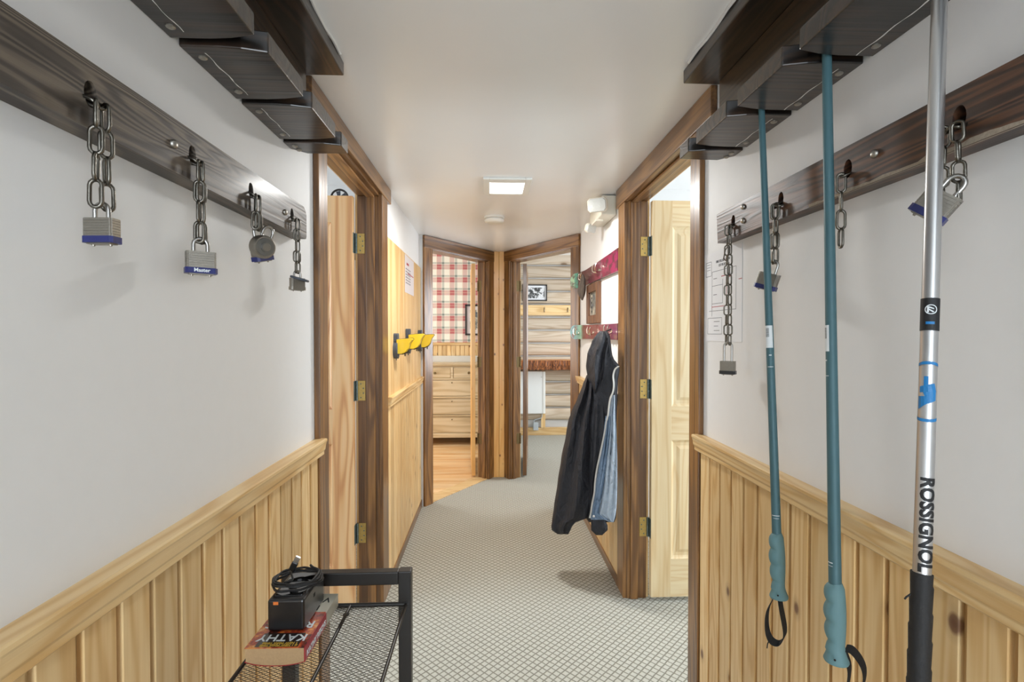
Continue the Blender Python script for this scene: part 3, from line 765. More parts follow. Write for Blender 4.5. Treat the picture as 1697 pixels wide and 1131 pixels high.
# round combination lock, shackle open
q = Vector((CL + .012, LH[2][0] - .002, zx(422, 408, CL))); cl = thing('dial_lock', q, 'round silver combination lock with its shackle swung open', 'padlock')
Mc = T(*q) @ R(math.radians(52), 'Z') @ R(math.radians(8), 'X')
MB().lathe([(.0, -.011), (.022, -.011), (.0245, -.009), (.0245, .008), (.022, .011), (.0, .011)], 28, Mc @ R(PI / 2, 'X')).build('lock_body', 'lock_steel', cl, smooth=True)
dl = MB().lathe([(.019, .0), (.0185, .002), (.011, .0022), (.0105, .006), (.0, .0065)], 28, Mc @ T(0, -.011, 0) @ R(PI / 2, 'X')).build('dial', 'dial_grey', cl, smooth=True)
MB().lathe([(.0085, 0), (.008, .0006)], 20, Mc @ T(0, -.0175, 0) @ R(PI / 2, 'X')).build('dial_cap', 'lock_steel', dl, smooth=True)
sp = [(.011, 0, .016), (.011, 0, .034)]
for i in range(9): a = PI * i / 8; sp.append((.011 * math.cos(a), 0, .034 + .011 * math.sin(a)))
sp.append((-.011, 0, .026))
MB().tube(sp, .0033, 8, False, Mc @ R(.30, 'Y')).build('shackle', 'steel', cl)
# right board: four chains
chain(RX, -1, RH[0], zx(1208, 572, CR), 'long doubled chain beside the fire escape plan', spread=.010, mesh=LINK_S, pitch=.0265)
padlock((CR, RH[0][0], zx(1208, 570, CR)), math.radians(-40), 'padlock with a long shackle low on the wall beside the fire escape plan', shackle=.050, band='lock_black', sc=.95, wid=.040)
tw = bpy.data.objects['chain.004']
MB().tube([(CR - .006, RH[0][0] - .018, 1.60), (CR - .012, RH[0][0] - .006, 1.585), (CR - .006, RH[0][0] + .016, 1.565), (CR + .004, RH[0][0] + .006, 1.552), (CR - .010, RH[0][0] - .010, 1.556), (CR - .014, RH[0][0] - .024, 1.570)], .0016, 5).build('wire_twist', 'chain_steel', tw)
chain(RX, -1, RH[1], zx(1290, 435, CR), 'chain behind the slim teal pole, holding a tilted padlock', spread=.005, dy=.004)
padlock((CR, RH[1][0] + .004, zx(1290, 433, CR)), math.radians(-48), 'padlock hanging askew behind the slim teal pole', tilt=math.radians(18), shackle=.026)
chain(RX, -1, RH[2], zx(1402, 408, CR), 'single chain with no lock behind the thicker teal pole', double=False)
chain(RX, -1, RH[3], zx(1590, 335, CR), 'heavy doubled chain behind the silver pole', spread=.014)
padlock((CR - .004, RH[3][0] - .018, zx(1590, 298, CR)), math.radians(-50), 'padlock turned sideways behind the silver pole', tilt=math.radians(38), shackle=.022)

# ================================================================== SKI POLES
def pole(top, bot, r0, r1, name, label, kind):
    """top: where it passes the rack slot, bot: end of the grip"""
    top, bot = Vector(top), Vector(bot); d = (bot - top).normalized()
    t = thing(name, bot, label, 'ski pole'); L = (bot - top).length
    M = along(top, d, (1, 0, 0))            # local z runs down the pole
    # turn the local frame so that -y faces the camera
    c = (Vector((0, 0, CAMH)) - (top + bot) / 2); c = (c - d * c.dot(d)).normalized()
    x = (-c).cross(d); M = Matrix((x, -c, d)).transposed().to_4x4(); M.translation = top
    gl = .135
    prof = [(.003, -.10), (r0 * .8, -.09), (r0, 0), (r0 + (r1 - r0) * .5, L * .5), (r1, L - gl + .01)]
    if kind == 'silver': prof[-1] = (r1, L)
    MB().lathe(prof, 20, M).build('shaft', 'steel_shaft' if kind == 'silver' else 'pole_teal', t, smooth=True)
    MB().lathe([(.006, -.062), (.022, -.05), (.034, -.045), (.035, -.041), (.02, -.040), (.006, -.042)], 20, M).build('basket', 'rubber_black', t, smooth=True)
    return t, M, L
t_ = NT('steel_shaft'); t_.b.inputs['Base Color'].default_value = srgb(196, 196, 196); t_.b.inputs['Metallic'].default_value = .85; t_.b.inputs['Roughness'].default_value = .3

def teal_pole(top, bot, r0, r1, label, hand, strap_px):
    t, M, L = pole(top, bot, r0, r1, 'ski_pole', label, 'teal')
    gl = .135; g = MB(); rs = []; n = 24; NZ = 46
    for i in range(NZ + 1):
        u = i / NZ; z = L - gl + gl * u
        base = r1 + .0035 + .0025 * math.sin(min(1, u * 1.3) * PI) 
        if u < .06: base = r1 + .001 + .003 * u / .06
        ridge = .0055 * (abs(math.sin(u * 4.1 * PI)) ** .6 - .55) if u < .86 else .0
        fl = max(0, (u - .82) / .18); base += .0085 * fl ** 1.4
        if u > .97: base -= .004 * (u - .97) / .03
        row = []
        for k in range(n):
            a = 2 * PI * k / n; fr = max(0, math.cos(a - hand)) ** .8
            r = base + ridge * fr - .0012 * abs(math.sin(a - hand))
            row.append((r * math.cos(a), r * math.sin(a), z))
        rs.append(row)
    g.rings(rs, False, True, M); gp = g.build('grip', 'grip_teal', t, smooth=True)
    MB().lathe([(.0018, 0), (.0018, .0006)], 8, M @ T(r1 * .2, -r1 - .0095, L - .012) @ R(PI / 2, 'X')).build('strap_rivet', 'void_black', gp)
    # printed bands and the sticker
    def ringm(z, h, mat, a0, a1, rr, par=t, nm='print_mark'):
        m = MB(); N = 10; vs = []
        for i in range(N + 1):
            a = 2 * FA - (a0 + (a1 - a0) * i / N)
            for zz in (z, z + h): vs.append((rr * math.cos(a), rr * math.sin(a), zz))
        m.add(vs, [(2 * i, 2 * i + 1, 2 * i + 3, 2 * i + 2) for i in range(N)], M); return m.build(nm, mat, par)
    return t, M, L, ringm
def slot(y): return Vector((.622, y, 1.865))
p1t = slot(1.112); p1b = onx(1291, 992, .612)
t, M, L, ringm = teal_pole(p1t, p1b, .0068, .0092, 'slim teal ski pole hanging grip down in front of the pine wainscot, strap looped open', -.5, None)
def depth_z(M, px_y, X):   # parameter along the pole for a pixel row
    o = M.translation; d = (M.to_3x3() @ Vector((0, 0, 1)))
    best = min((abs(Vector((0, 0, CAMH)).z + 0), 0) for _ in (0,))
    lo = None; bz = 0; be = 1e9
    for i in range(0, 1400):
        z = i / 1000.0; p = o + d * z
        x_ = p.x * math.cos(YAW) - p.y * math.sin(YAW); y2 = p.x * math.sin(YAW) + p.y * math.cos(YAW); zz = p.z - CAMH
        yv = y2 * math.cos(PIT) - zz * math.sin(PIT); zv = y2 * math.sin(PIT) + zz * math.cos(PIT)
        e = abs(565.5 - F * zv / yv - px_y)
        if e < be: be, bz = e, z
    return bz
FA = -PI / 2
z0, z1 = depth_z(M, 540, 0), depth_z(M, 577, 0)
st = ringm(z0, z1 - z0, 'print_white', FA - 1.2, FA + .75, .0086, nm='sticker')
for i in range(9): ringm(z0 + .006 + i * .0022, .0011, 'print_black', FA - .9, FA - .1, .0088, nm='bar_code', par=st)
ringm(depth_z(M, 588, 0), .0022, 'print_white', FA - .3, FA + .3, .0087)
ringm(depth_z(M, 608, 0), .0012, 'print_white', FA - .7, FA + .6, .0087)
ringm(depth_z(M, 853, 0), .0014, 'print_white', FA - .9, FA + .8, .0095)
ringm(depth_z(M, 858, 0), .0008, 'print_white', FA - .6, FA + .6, .0095)
b = p1b
def strap(par, pts, wdir, w=.014): MB().ribbon(pts, wdir, w, .0016).build('wrist_strap', 'webbing', par)
def smoothpts(c, n=6):
    c = [Vector(p) for p in c]; out = []
    for i in range(len(c) - 1):
        p0, p1, p2, p3 = c[max(i - 1, 0)], c[i], c[i + 1], c[min(i + 2, len(c) - 1)]
        for k in range(n):
            u = k / n; out.append(.5 * ((2 * p1) + (p2 - p0) * u + (2 * p0 - 5 * p1 + 4 * p2 - p3) * u * u + (3 * p1 - p0 - 3 * p2 + p3) * u ** 3))
    out.append(c[-1]); return out
yb = b.y
sp = [ony(1288, 982, yb), ony(1273, 1010, yb), ony(1271, 1040, yb), ony(1277, 1060, yb), ony(1289, 1067, yb), ony(1298, 1060, yb - .005), ony(1301, 1045, yb - .01), ony(1295, 1010, yb - .01), ony(1291, 985, yb)]
strap(t, smoothpts(sp), (.72, .5, .45), .017)
MB().tube([ony(1276, 1058, yb), ony(1272, 1068, yb), ony(1271, 1075, yb)], .0012, 5).build('strap_tail', 'webbing', t)

p2t = slot(.893); p2b = onx(1386, 1098, .600)
t, M, L, ringm = teal_pole(p2t, p2b, .0080, .0100, 'thicker teal ski pole between the slim teal pole and the silver pole', -.05, None)
z0, z1 = depth_z(M, 539, 0), depth_z(M, 583, 0)
st = ringm(z0, z1 - z0, 'print_white', FA - 1.45, FA - .35, .0095, nm='sticker')
for i in range(9): ringm(z0 + .005 + i * .0022, .0011, 'print_black', FA - 1.3, FA - .8, .0097, nm='bar_code', par=st)
ringm(depth_z(M, 597, 0), .0022, 'print_white', FA - 1.2, FA - .8, .0097)
ringm(depth_z(M, 623, 0), .0012, 'print_white', FA - 1.3, FA - .5, .0097)
ringm(depth_z(M, 931, 0), .0016, 'print_white', FA - 1.3, FA - .3, .0103)
ringm(depth_z(M, 937, 0), .0008, 'print_white', FA - 1.2, FA - .3, .0103)
yb = p2b.y
sp = [ony(1401, 1075, yb - .003), ony(1412, 1078, yb - .006), ony(1426, 1095, yb - .008), ony(1433, 1115, yb - .01), ony(1430, 1140, yb - .01), ony(1418, 1170, yb - .01), ony(1408, 1180, yb), ony(1404, 1150, yb), ony(1408, 1110, yb), ony(1400, 1084, yb)]
strap(t, smoothpts(sp), (.72, .5, .45), .016)

# silver pole
p3t = ony(1556, 30, .668); p3b = ony(1521, 1180, .575)
dv = (p3b - p3t).normalized(); top3 = p3t - dv * ((p3t.z - 1.865) / dv.z)
t, M, L = pole(top3, p3b, .0092, .0097, 'ski_pole', 'silver ski pole with black lettering, blue emblem and black taped handle', 'silver')
def curved_print(m_local, rr, mat, par, name, z0):
    """wrap a flat local mesh (x around the shaft, y down the shaft) on the shaft"""
    for v in m_local.vertices:
        a = FA - v.co.x / rr; v.co = M @ Vector(((rr + .0004 + v.co.z) * math.cos(a), (rr + .0004 + v.co.z) * math.sin(a), z0 + v.co.y))
    m_local.materials.clear(); m_local.materials.append(MATS[mat]); return link(name, m_local, par)
def text_mesh(body, size, bold=0):
    cu = bpy.data.curves.new('text', 'FONT'); cu.body = body; cu.size = size; cu.align_x = 'CENTER'; cu.align_y = 'CENTER'; cu.offset = bold; cu.resolution_u = 3
    o = bpy.data.objects.new('tmp', cu); COL.objects.link(o)
    dg = bpy.context.evaluated_depsgraph_get(); me = bpy.data.meshes.new_from_object(o.evaluated_get(dg)); bpy.data.objects.remove(o)
    return me
import bmesh
def subdiv(me, cuts=2):
    b = bmesh.new(); b.from_mesh(me); bmesh.ops.triangulate(b, faces=b.faces)
    bmesh.ops.subdivide_edges(b, edges=b.edges, cuts=cuts, use_grid_fill=True); b.to_mesh(me); b.free(); return me
# lettering reads down the shaft
z0, z1 = depth_z(M, 790, 0), depth_z(M, 945, 0)
tm = text_mesh('ROSSIGNOL', .030, .0012)
xs = [v.co.x for v in tm.vertices]; wd = max(xs) - min(xs); ys = [v.co.y for v in tm.vertices]; ht = max(ys) - min(ys); cy = (max(ys) + min(ys)) / 2
tm.transform(Matrix(((0, (.0175 / ht), 0, -(.0175 / ht) * cy + .004), ((z1 - z0) / wd, 0, 0, 0), (0, 0, 1, 0), (0, 0, 0, 1))))
subdiv(tm, 2); curved_print(tm, .0097, 'print_black', t, 'lettering', (z0 + z1) / 2)
def flat(polys):
    me = bpy.data.meshes.new('print'); v = []; f = []
    for p in polys: f.append(tuple(range(len(v), len(v) + len(p)))); v += [(a, b, 0) for a, b in p]
    me.from_pydata(v, [], f); return subdiv(me, 3)
zz = depth_z(M, 523, 0)
def strip(x0, x1, y0, y1, n=10): return [[(x0 + (x1 - x0) * i / n, y0), (x0 + (x1 - x0) * (i + 1) / n, y0), (x0 + (x1 - x0) * (i + 1) / n, y1), (x0 + (x1 - x0) * i / n, y1)] for i in range(n)]
hh = (depth_z(M, 551, 0) - depth_z(M, 498, 0)) / 2
bk = curved_print(flat(strip(-.014, .014, -hh, hh)), .0097, 'print_black', t, 'printed_badge', zz)
ringpoly = [[(.0065 * math.cos(a) + .001, .0065 * math.sin(a) - .006), (.0065 * math.cos(a2) + .001, .0065 * math.sin(a2) - .006), (.0054 * math.cos(a2) + .001, .0054 * math.sin(a2) - .006), (.0054 * math.cos(a) + .001, .0054 * math.sin(a) - .006)] for a, a2 in [(2 * PI * i / 20, 2 * PI * (i + 1) / 20) for i in range(20)]]
zig = [[(-.003, -.010), (-.001, -.010), (-.001, -.002), (-.003, -.002)], [(-.001, -.010), (.004, -.0075), (.004, -.0062), (-.001, -.008)], [(-.001, -.007), (.0045, -.003), (.003, -.002), (-.001, -.005)]]
curved_print(flat(ringpoly + zig), .0099, 'print_white', bk, 'printed_ring', zz)
curved_print(flat(strip(-.004, .005, .010, .0135)), .0099, 'print_blue', bk, 'printed_bar', zz)
zz = depth_z(M, 650, 0); s1 = (depth_z(M, 700, 0) - depth_z(M, 600, 0)) / 100
em = [[(-.004, -25 * s1), (.0005, -25 * s1), (.0005, -8 * s1), (-.004, -8 * s1)], [(-.0085, -8 * s1), (.007, -14 * s1), (.0095, 0), (-.0085, 2 * s1)], [(-.005, 0), (.009, 0), (.009, 14 * s1), (.001, 20 * s1)], [(-.010, 8 * s1), (.001, 8 * s1), (.004, 16 * s1), (-.010, 30 * s1)]]
arc = []
for sg in (-1, 1):
    for i in range(10):
        a, a2 = [-1.15 + 2.3 * q / 10 for q in (i, i + 1)]
        arc.append([(.0135 * math.sin(a), sg * (44 + 6 * math.cos(a)) * s1), (.0135 * math.sin(a2), sg * (44 + 6 * math.cos(a2)) * s1), (.0135 * math.sin(a2), sg * (39 + 6 * math.cos(a2)) * s1), (.0135 * math.sin(a), sg * (39 + 6 * math.cos(a)) * s1)])
curved_print(flat(em + arc), .0097, 'print_blue', t, 'printed_emblem', zz)
tp = MB(); rs = []; za, zb = depth_z(M, 950, 0), L + .03
for i in range(61):
    z = za + (zb - za) * i / 60; row = []
    for k in range(20):
        a = 2 * PI * k / 20; u = ((z - za) / .032 + a / (2 * PI)) % 1
        r = .0108 + .0011 * (1 - u) + .0006 * min(1, (z - za) * 8); row.append((r * math.cos(a), r * math.sin(a), z))
    rs.append(row)
tp.rings(rs, False, True, M).build('taped_handle', 'tape', t, smooth=True)
MB().tube([M @ Vector((.010, -.004, za + .028)), M @ Vector((.0145, -.006, za + .033)), M @ Vector((.016, -.006, za + .036))], .0011, 5).build('tape_end', 'tape', t)

# ================================================================== CEILING FITTINGS, EMERGENCY LIGHT
cl = thing('ceiling_light', (.095, 2.58, ZC), 'square recessed ceiling light with glowing diffuser, white frame', 'ceiling light')
x0, x1, y0, y1 = -.030, .212, 2.435, 2.715; i0, i1, j0, j1 = .002, .178, 2.492, 2.69
fr = MB(); fr.box(x0, i0, y0, y1, ZC - .012, ZC).box(i1, x1, y0, y1, ZC - .012, ZC).box(i0, i1, y0, j0, ZC - .012, ZC).box(i0, i1, j1, y1, ZC - .012, ZC)
fr.build('light_frame', 'plastic_white', cl, bevel=.003)
MB().box(i0, i1, j0, j1, ZC - .008, ZC - .003).build('diffuser', 'lamp_diffuser', cl)
sd = thing('smoke_detector', (.033, 3.27, ZC), 'round white smoke detector on the ceiling', 'smoke detector')
MB().lathe([(.066, 0), (.067, -.010), (.062, -.014), (.058, -.0145)], 32, T(.033, 3.27, ZC)).build('base', 'plastic_white', sd, smooth=True)
MB().lathe([(.056, -.014), (.056, -.021)], 32, T(.033, 3.27, ZC)).build('vent_slot', 'plastic_white', sd, smooth=True)
MB().lathe([(.064, -.019), (.065, -.026), (.060, -.036), (.045, -.040), (0, -.041)], 32, T(.033, 3.27, ZC)).build('cover', 'plastic_white', sd, smooth=True)
el = thing('emergency_light', (XR, 2.9, 2.0), 'cream twin head emergency light high on the wall by the door casing', 'emergency light')
MB().box(XR - .085, XR - .001, 2.70, 3.02, 2.010, 2.118).build('housing', 'plastic_cream', el, bevel=.006)
def lamp_head(q, rz, sc):
    Mh = T(*q) @ R(rz, 'Z') @ R(math.radians(16), 'X') @ Matrix.Scale(sc, 4)
    m = MB(); lv = [(.030, .0), (.046, -.02), (.050, -.042), (.047, -.050)]
    m.rings([[(a * 1.1 * c, y, a * .78 * d) for c, d in ((-1, -.6), (-.75, -1), (.75, -1), (1, -.6), (1, .6), (.75, 1), (-.75, 1), (-1, .6))] for a, y in lv], False, True, Mh)
    h = m.build('lamp_head', 'plastic_cream', el, bevel=.002)
    MB().rings([[(a * 1.1 * c, y, a * .78 * d) for c, d in ((-1, -.6), (-.75, -1), (.75, -1), (1, -.6), (1, .6), (.75, 1), (-.75, 1), (-1, .6))] for a, y in ((.045, -.049), (.042, -.055), (.02, -.058))], False, True, Mh).build('lens', 'lens_white', h)
t_ = NT('lens_white'); t_.b.inputs['Base Color'].default_value = srgb(206, 206, 200); t_.b.inputs['Roughness'].default_value = .25
vo = t_.add('ShaderNodeTexVoronoi'); vo.inputs['Scale'].default_value = 160; t_.link(t_.pos(), vo.inputs['Vector']); t_.bump(vo.outputs['Distance'], .6, .002)
lamp_head((XR - .100, 2.685, 2.062), math.radians(-28), 1.0)
lamp_head((XR - .105, 2.99, 2.000), math.radians(35), .72)
MB().box(XR - .095, XR - .05, 2.80, 2.92, 1.998, 2.012).build('mount_plate', 'plastic_cream', el, bevel=.003)

# ================================================================== SNOWBOARD COAT RACKS
def snow_rack(zc, h0, h1, mat, label, hooks):
    t = thing('snowboard_rack', (XR, 3.1, zc - .06), label, 'coat rack')
    m = MB(); rs = []; y0, y1 = 2.607, 3.775; N = 44
    for i in range(N + 1):
        u = (1 - (1 - i / N) ** 2.2); y = y0 + (y1 - y0) * u
        hw = (h0 + (h1 - h0) * u) / 2 * (1 - .06 * math.sin(u * PI))
        e = max(0, (y - (y1 - .085)) / .085)
        if e > 0: hw *= math.sqrt(max(.0, 1 - e ** 2.2)) + .02
        xo = XR - .014 - .060 * max(0, (u - .72) / .28) ** 1.8
        rs.append([(xo - .006, y, zc - hw), (xo - .006, y, zc + hw), (xo + .004, y, zc + hw), (xo + .004, y, zc - hw)])
    m.rings(rs).build('deck', mat, t, bevel=.0015, seg=1)
    for (hy, hz) in hooks:
        u = (hy - y0) / (y1 - y0); X = XR - .020 - .060 * max(0, (u - .72) / .28) ** 1.8
        hk = MB().lathe([(.010, 0), (.010, .003), (.006, .006)], 10, T(X, hy, hz) @ R(-PI / 2, 'Y')).build('coat_hook', 'silver_hook', t, smooth=True)
        for sg in (-1, 1):
            MB().tube(smoothpts([(X - .003, hy, hz - .006), (X - .020, hy + sg * .012, hz - .014), (X - .034, hy + sg * .034, hz - .006), (X - .036, hy + sg * .045, hz + .018), (X - .030, hy + sg * .047, hz + .034)], 4), .0042, 7).build('prong', 'silver_hook', hk)
    return t
def hpos(px, py, X=XR - .03): q = onx(px, py, X); return (q.y, q.z)
snow_rack(1.752, .122, .112, 'snowboard_upper', 'cut down plum coloured snowboard with hooks, the upper coat rack with teal tip', [(hpos(991, 440)[0], 1.75), (3.50, 1.752)])
snow_rack(1.368, .088, .108, 'snowboard_lower', 'cut down red snowboard with pale blue tip, lower coat rack holding the jacket', [(2.72, 1.37), (3.20, 1.365), (3.62, 1.362)])
# brown pouch on the upper rack
t = thing('hat', (.62, 3.45, 1.55), 'grey brown felt hat hanging folded from the upper snowboard rack', 'hat')
yq = 3.42
def inflate(rows, yref, thick, fold=0, nseg=22, slant=0.0, phase=0, kf=5, M=None, px0=970):
    """rows: (py, left px, right px[, thickness factor]); closed pillow-like skin around its own mid surface, real depth in y"""
    m = MB(); rs = []
    for r in rows:
        py, l, rt = r[:3]; tf = r[3] if len(r) > 3 else 1; ring = []
        for k in range(nseg):
            a = 2 * PI * k / nseg; u = -math.cos(a); v = math.sin(a)
            px = (l + rt) / 2 + (rt - l) / 2 * u
            yy = yref + slant * (px - px0)
            p = ony(px, py, yy)
            dep = thick * tf * (abs(v) ** .75) * (1 if v > 0 else -1)
            dep += fold * tf * math.sin(kf * u + phase + py * .013) * (1 - u * u) ** .5
            # move along y, keeping the silhouette by sliding on the view ray
            ring.append(tuple(ony(px, py, yy - dep)))
        rs.append(ring)
    m.smooth = True
    return m.rings(rs, False, True)
def rows(pts, n=22):
    """interpolate key rows"""
    out = []; 
    for i in range(n + 1):
        y = pts[0][0] + (pts[-1][0] - pts[0][0]) * i / n
        for a, b in zip(pts, pts[1:]):
            if a[0] <= y <= b[0]:
                u = (y - a[0]) / max(1e-6, b[0] - a[0]); u2 = u * u * (3 - 2 * u) * .5 + u * .5
                la, lb = (list(a) + [1])[:4], (list(b) + [1])[:4]
                out.append(tuple([y] + [la[j] + (lb[j] - la[j]) * u2 for j in (1, 2, 3)])); break
    return out
inflate(rows([(455, 964, 967, .4), (462, 962, 970, .8), (480, 957.5, 971, 1), (485, 957, 970.5, 1), (490, 959, 969, .8), (498, 964, 966, .3)], 12), yq, .02, .004).build('crown', 'pouch', t)
inflate(rows([(472, 966.5, 969, .4), (482, 962, 969.5, 1), (494, 964, 966.5, .4)], 8), yq - .02, .012).build('brim', 'pouch', t)
# framed picture between the racks
fy0, fy1, fz0, fz1 = 3.07, 3.43, 1.424, 1.688
t = thing('picture_frame', (XR, 3.25, fz0), 'brown wooden framed picture hanging between the two snowboard racks', 'picture')
XF_ = XR - .001
for nm, c, ax in (('frame_side', (fy0, fy0 + .055, fz0, fz1), 'z'), ('frame_side', (fy1 - .055, fy1, fz0, fz1), 'z'), ('frame_rail', (fy0 + .055, fy1 - .055, fz0, fz0 + .055), 'y'), ('frame_rail', (fy0 + .055, fy1 - .055, fz1 - .055, fz1), 'y')):
    MB().box(XF_ - .024, XF_, *c).build(nm, 'frame_wood', t, bevel=.004)
MB().box(XF_ - .008, XF_ - .002, fy0 + .05, fy1 - .05, fz0 + .05, fz1 - .05).build('picture_sheet', 'photo_ski', t)
for i in range(5):
    MB().box(XF_ - .0086, XF_ - .008, fy0 + .24, fy0 + .265, fz0 + .075 + i * .03, fz0 + .088 + i * .03).build('picture_mark', 'print_black', t)

# ================================================================== JACKET
jk = thing('jacket', (.56, 2.62, .14), 'dark hooded jacket with pale blue lining hanging open from the lower snowboard rack', 'jacket')
SL = -.0023; YJ = 2.62
Z = lambda zx_, zy_: (900 + zx_ / 5.95, 530 + zy_ / 5.95)
inflate(rows([(549, 996, 1006, .5), (556, 988, 1011, .8), (575, 983, 1013, 1), (592, 984, 1015, 1), (608, 978, 1027, 1.1), (612, 976, 1027, 1.1), (630, 972, 1024, 1.1), (660, 968, 1023, 1.1), (700, 962, 1022, 1), (760, 966, 1023, 1), (820, 968, 1023, .9), (858, 970, 1021, .8), (866, 976, 1018, .5)], 40), YJ, .075, .012, 30, SL, 1.0).build('body', 'jacket_cloth', jk)
inflate(rows([(549, 994, 1004, .4), (556, 987, 1009, .8), (566, 981, 1009, 1), (588, 973, 1005, 1.2), (608, 971, 1004, 1.25), (628, 974, 1002, 1.2), (642, 979, 996, 1.0), (652, 983, 991, .6), (657, 985.5, 987, .2)], 26), YJ - .05, .055, .022, 26, SL, .5, 5).build('hood', 'jacket_cloth', jk)
inflate(rows([(622, 972, 981, .4), (640, 965, 984, .9), (660, 957, 984, 1.1), (685, 946, 982, 1.15), (700, 941, 981, 1.1), (720, 938, 980, 1.2), (760, 930, 979, 1.2), (800, 924, 979, 1.2), (840, 918, 978, 1.15), (862, 915, 972, 1.05), (866, 914.5, 954, 1.0), (876, 913, 946, 1.0), (883, 916, 944.5, .9), (886, 924, 942, .6)], 40), YJ - .03, .06, .020, 28, SL, 2.2, 5.5).build('sleeve', 'jacket_cloth', jk)
inflate(rows([(640, 983, 999, .5), (665, 982, 1000, .9), (700, 981, 1002, 1), (760, 979, 1000, 1), (800, 979, 990, 1), (840, 978, 988, .9), (860, 979, 992, .9), (864, 979.5, 1007, 1), (880, 979.5, 1007, 1), (885, 984, 1002, .7), (887.5, 988, 998, .3)], 30), YJ - .055, .030, .010, 24, SL, .2, 4).build('sleeve', 'jacket_cloth', jk)
inflate(rows([(655, 1014, 1019, .6), (690, 1008, 1020, .9), (720, 1006, 1021.5, 1), (760, 1000, 1023, 1), (800, 996, 1023, 1), (840, 991, 1022, 1), (854, 986, 1020, 1), (860, 997, 1018.5, .8), (866, 1011, 1016.5, .4)], 34), YJ - .088, .014, .010, 28, SL, .7, 9).build('lining', 'lining', jk)
inflate(rows([(690, 1003.5, 1012, .6), (710, 1001, 1012, 1), (740, 997, 1009, 1), (770, 993, 1005, 1), (800, 988, 1001, 1), (830, 984, 996, 1), (850, 979.5, 992, 1), (858, 977.5, 1000, 1), (862, 979, 1010, .7)], 30), YJ - .100, .010, .006, 18, SL, .3, 7).build('lining_facing', 'lining_band', jk)
zp = [Z(745, 462), Z(722, 478), Z(703, 505), Z(692, 560), Z(698, 640), Z(690, 710), Z(665, 770), Z(650, 850), Z(642, 930), Z(625, 1010), Z(612, 1100)] + [(900 + a / 5.95, 700 + c / 5.95) for a, c in ((620, 40), (592, 180), (560, 330), (530, 470), (512, 600), (505, 700), (485, 800), (470, 900), (460, 945))]
zpts = [ony(px, py, YJ - .112 + SL * (px - 970)) for px, py in zp]
MB().ribbon(smoothpts(zpts, 4), (1, .2, 0), .008, .003).build('zipper', 'zip', jk)
MB().lathe([(.006, 0), (.006, .002), (.003, .003)], 10, T(*ony(984, 856, YJ - .118 + SL * 14)) @ R(PI / 2, 'X')).build('snap', 'zip', jk)
MB().tube([ony(x, y, YJ - .04) for x, y in ((1003, 550), (1008, 548), (1013, 546))], .004, 6).build('hang_loop', 'webbing', jk)

# ================================================================== YELLOW HOLDERS ON THE PINE WALL
def holder(y, zc_, label, sc=1.0):
    t = thing('gear_holder', (XL + .012, y, zc_ - .06), label, 'holder')
    X = XL + .012
    M = T(X, y, zc_) @ Matrix.Scale(sc, 4)
    # plate against the wall: round lower part with an upright tab
    pl = [(.046 * math.sin(a), -.018 + .050 * math.cos(a)) for a in [math.radians(q) for q in range(28, 333, 16)]]
    pl = [(-.024, .028), (-.024, .066), (-.016, .074), (.016, .074), (.024, .066), (.024, .028)] + pl
    MB().prism(pl, 'x', 0, .024, M).build('wall_plate', 'slate', t, bevel=.004)
    MB().lathe([(.003, 0), (.0025, .014)], 8, M @ T(.012, 0, -.064) @ R(PI, 'X')).build('peg', 'slate', t)
    # scoop: S-curved side cheeks with an overhanging lip, hollowed out, in a dark outer shell
    pf = [(.018, -.040), (.018, .040), (.055, .043), (.098, .046), (.106, .040), (.098, .030), (.088, .016), (.083, .0), (.079, -.014), (.066, -.030), (.046, -.040)]
    for sy in (-1, 1):
        MB().prism(pf, 'y', sy * .024, sy * .029, M).build('cheek', 'yellow', t, bevel=.0015)
    fl = MB(); ring = [(.020, .030), (.050, .026), (.074, .022), (.086, .030), (.100, .043), (.104, .039), (.094, .026), (.086, .010), (.080, -.012), (.066, -.027), (.046, -.037), (.020, -.037)]
    fl.prism(ring, 'y', -.024, .024, M); fl.build('scoop', 'yellow', t, bevel=.0015)
    sh = [((x - .055) * 1.06 + .054, (z - .0) * 1.10 - .002) for x, z in pf]
    MB().prism(sh, 'y', .029, .036, M).build('outer_shell', 'slate_dark', t, bevel=.002)
    MB().lathe([(.004, 0), (.003, .018)], 8, M @ T(.06, 0, -.036) @ R(PI, 'X')).build('peg', 'slate_dark', t)
    return t
holder(2.80, 1.285, 'yellow gear holder on a slate grey plate, the one closest to the open pine door')
holder(3.20, 1.305, 'yellow gear holder in the middle of the row on the pine wall', 1.12)
holder(3.74, 1.300, 'yellow gear holder closest to the plaid room doorway', 1.12)

# ================================================================== PAPERS
def sheet(X, s, y0, y1, z0, z1, name, label, mat='paper'):
    t = thing(name, (X, y0, z0), label, 'paper')
    MB().box(X, X + s * .0008, y0, y1, z0, z1).build('sheet', mat, t); return t
def marks(t, X, s, lst, mat, nm='print'):
    m = MB()
    for y0, y1, z0, z1 in lst: m.box(X + s * .0008, X + s * .0011, y0, y1, z0, z1)
    return m.build(nm, mat, t)
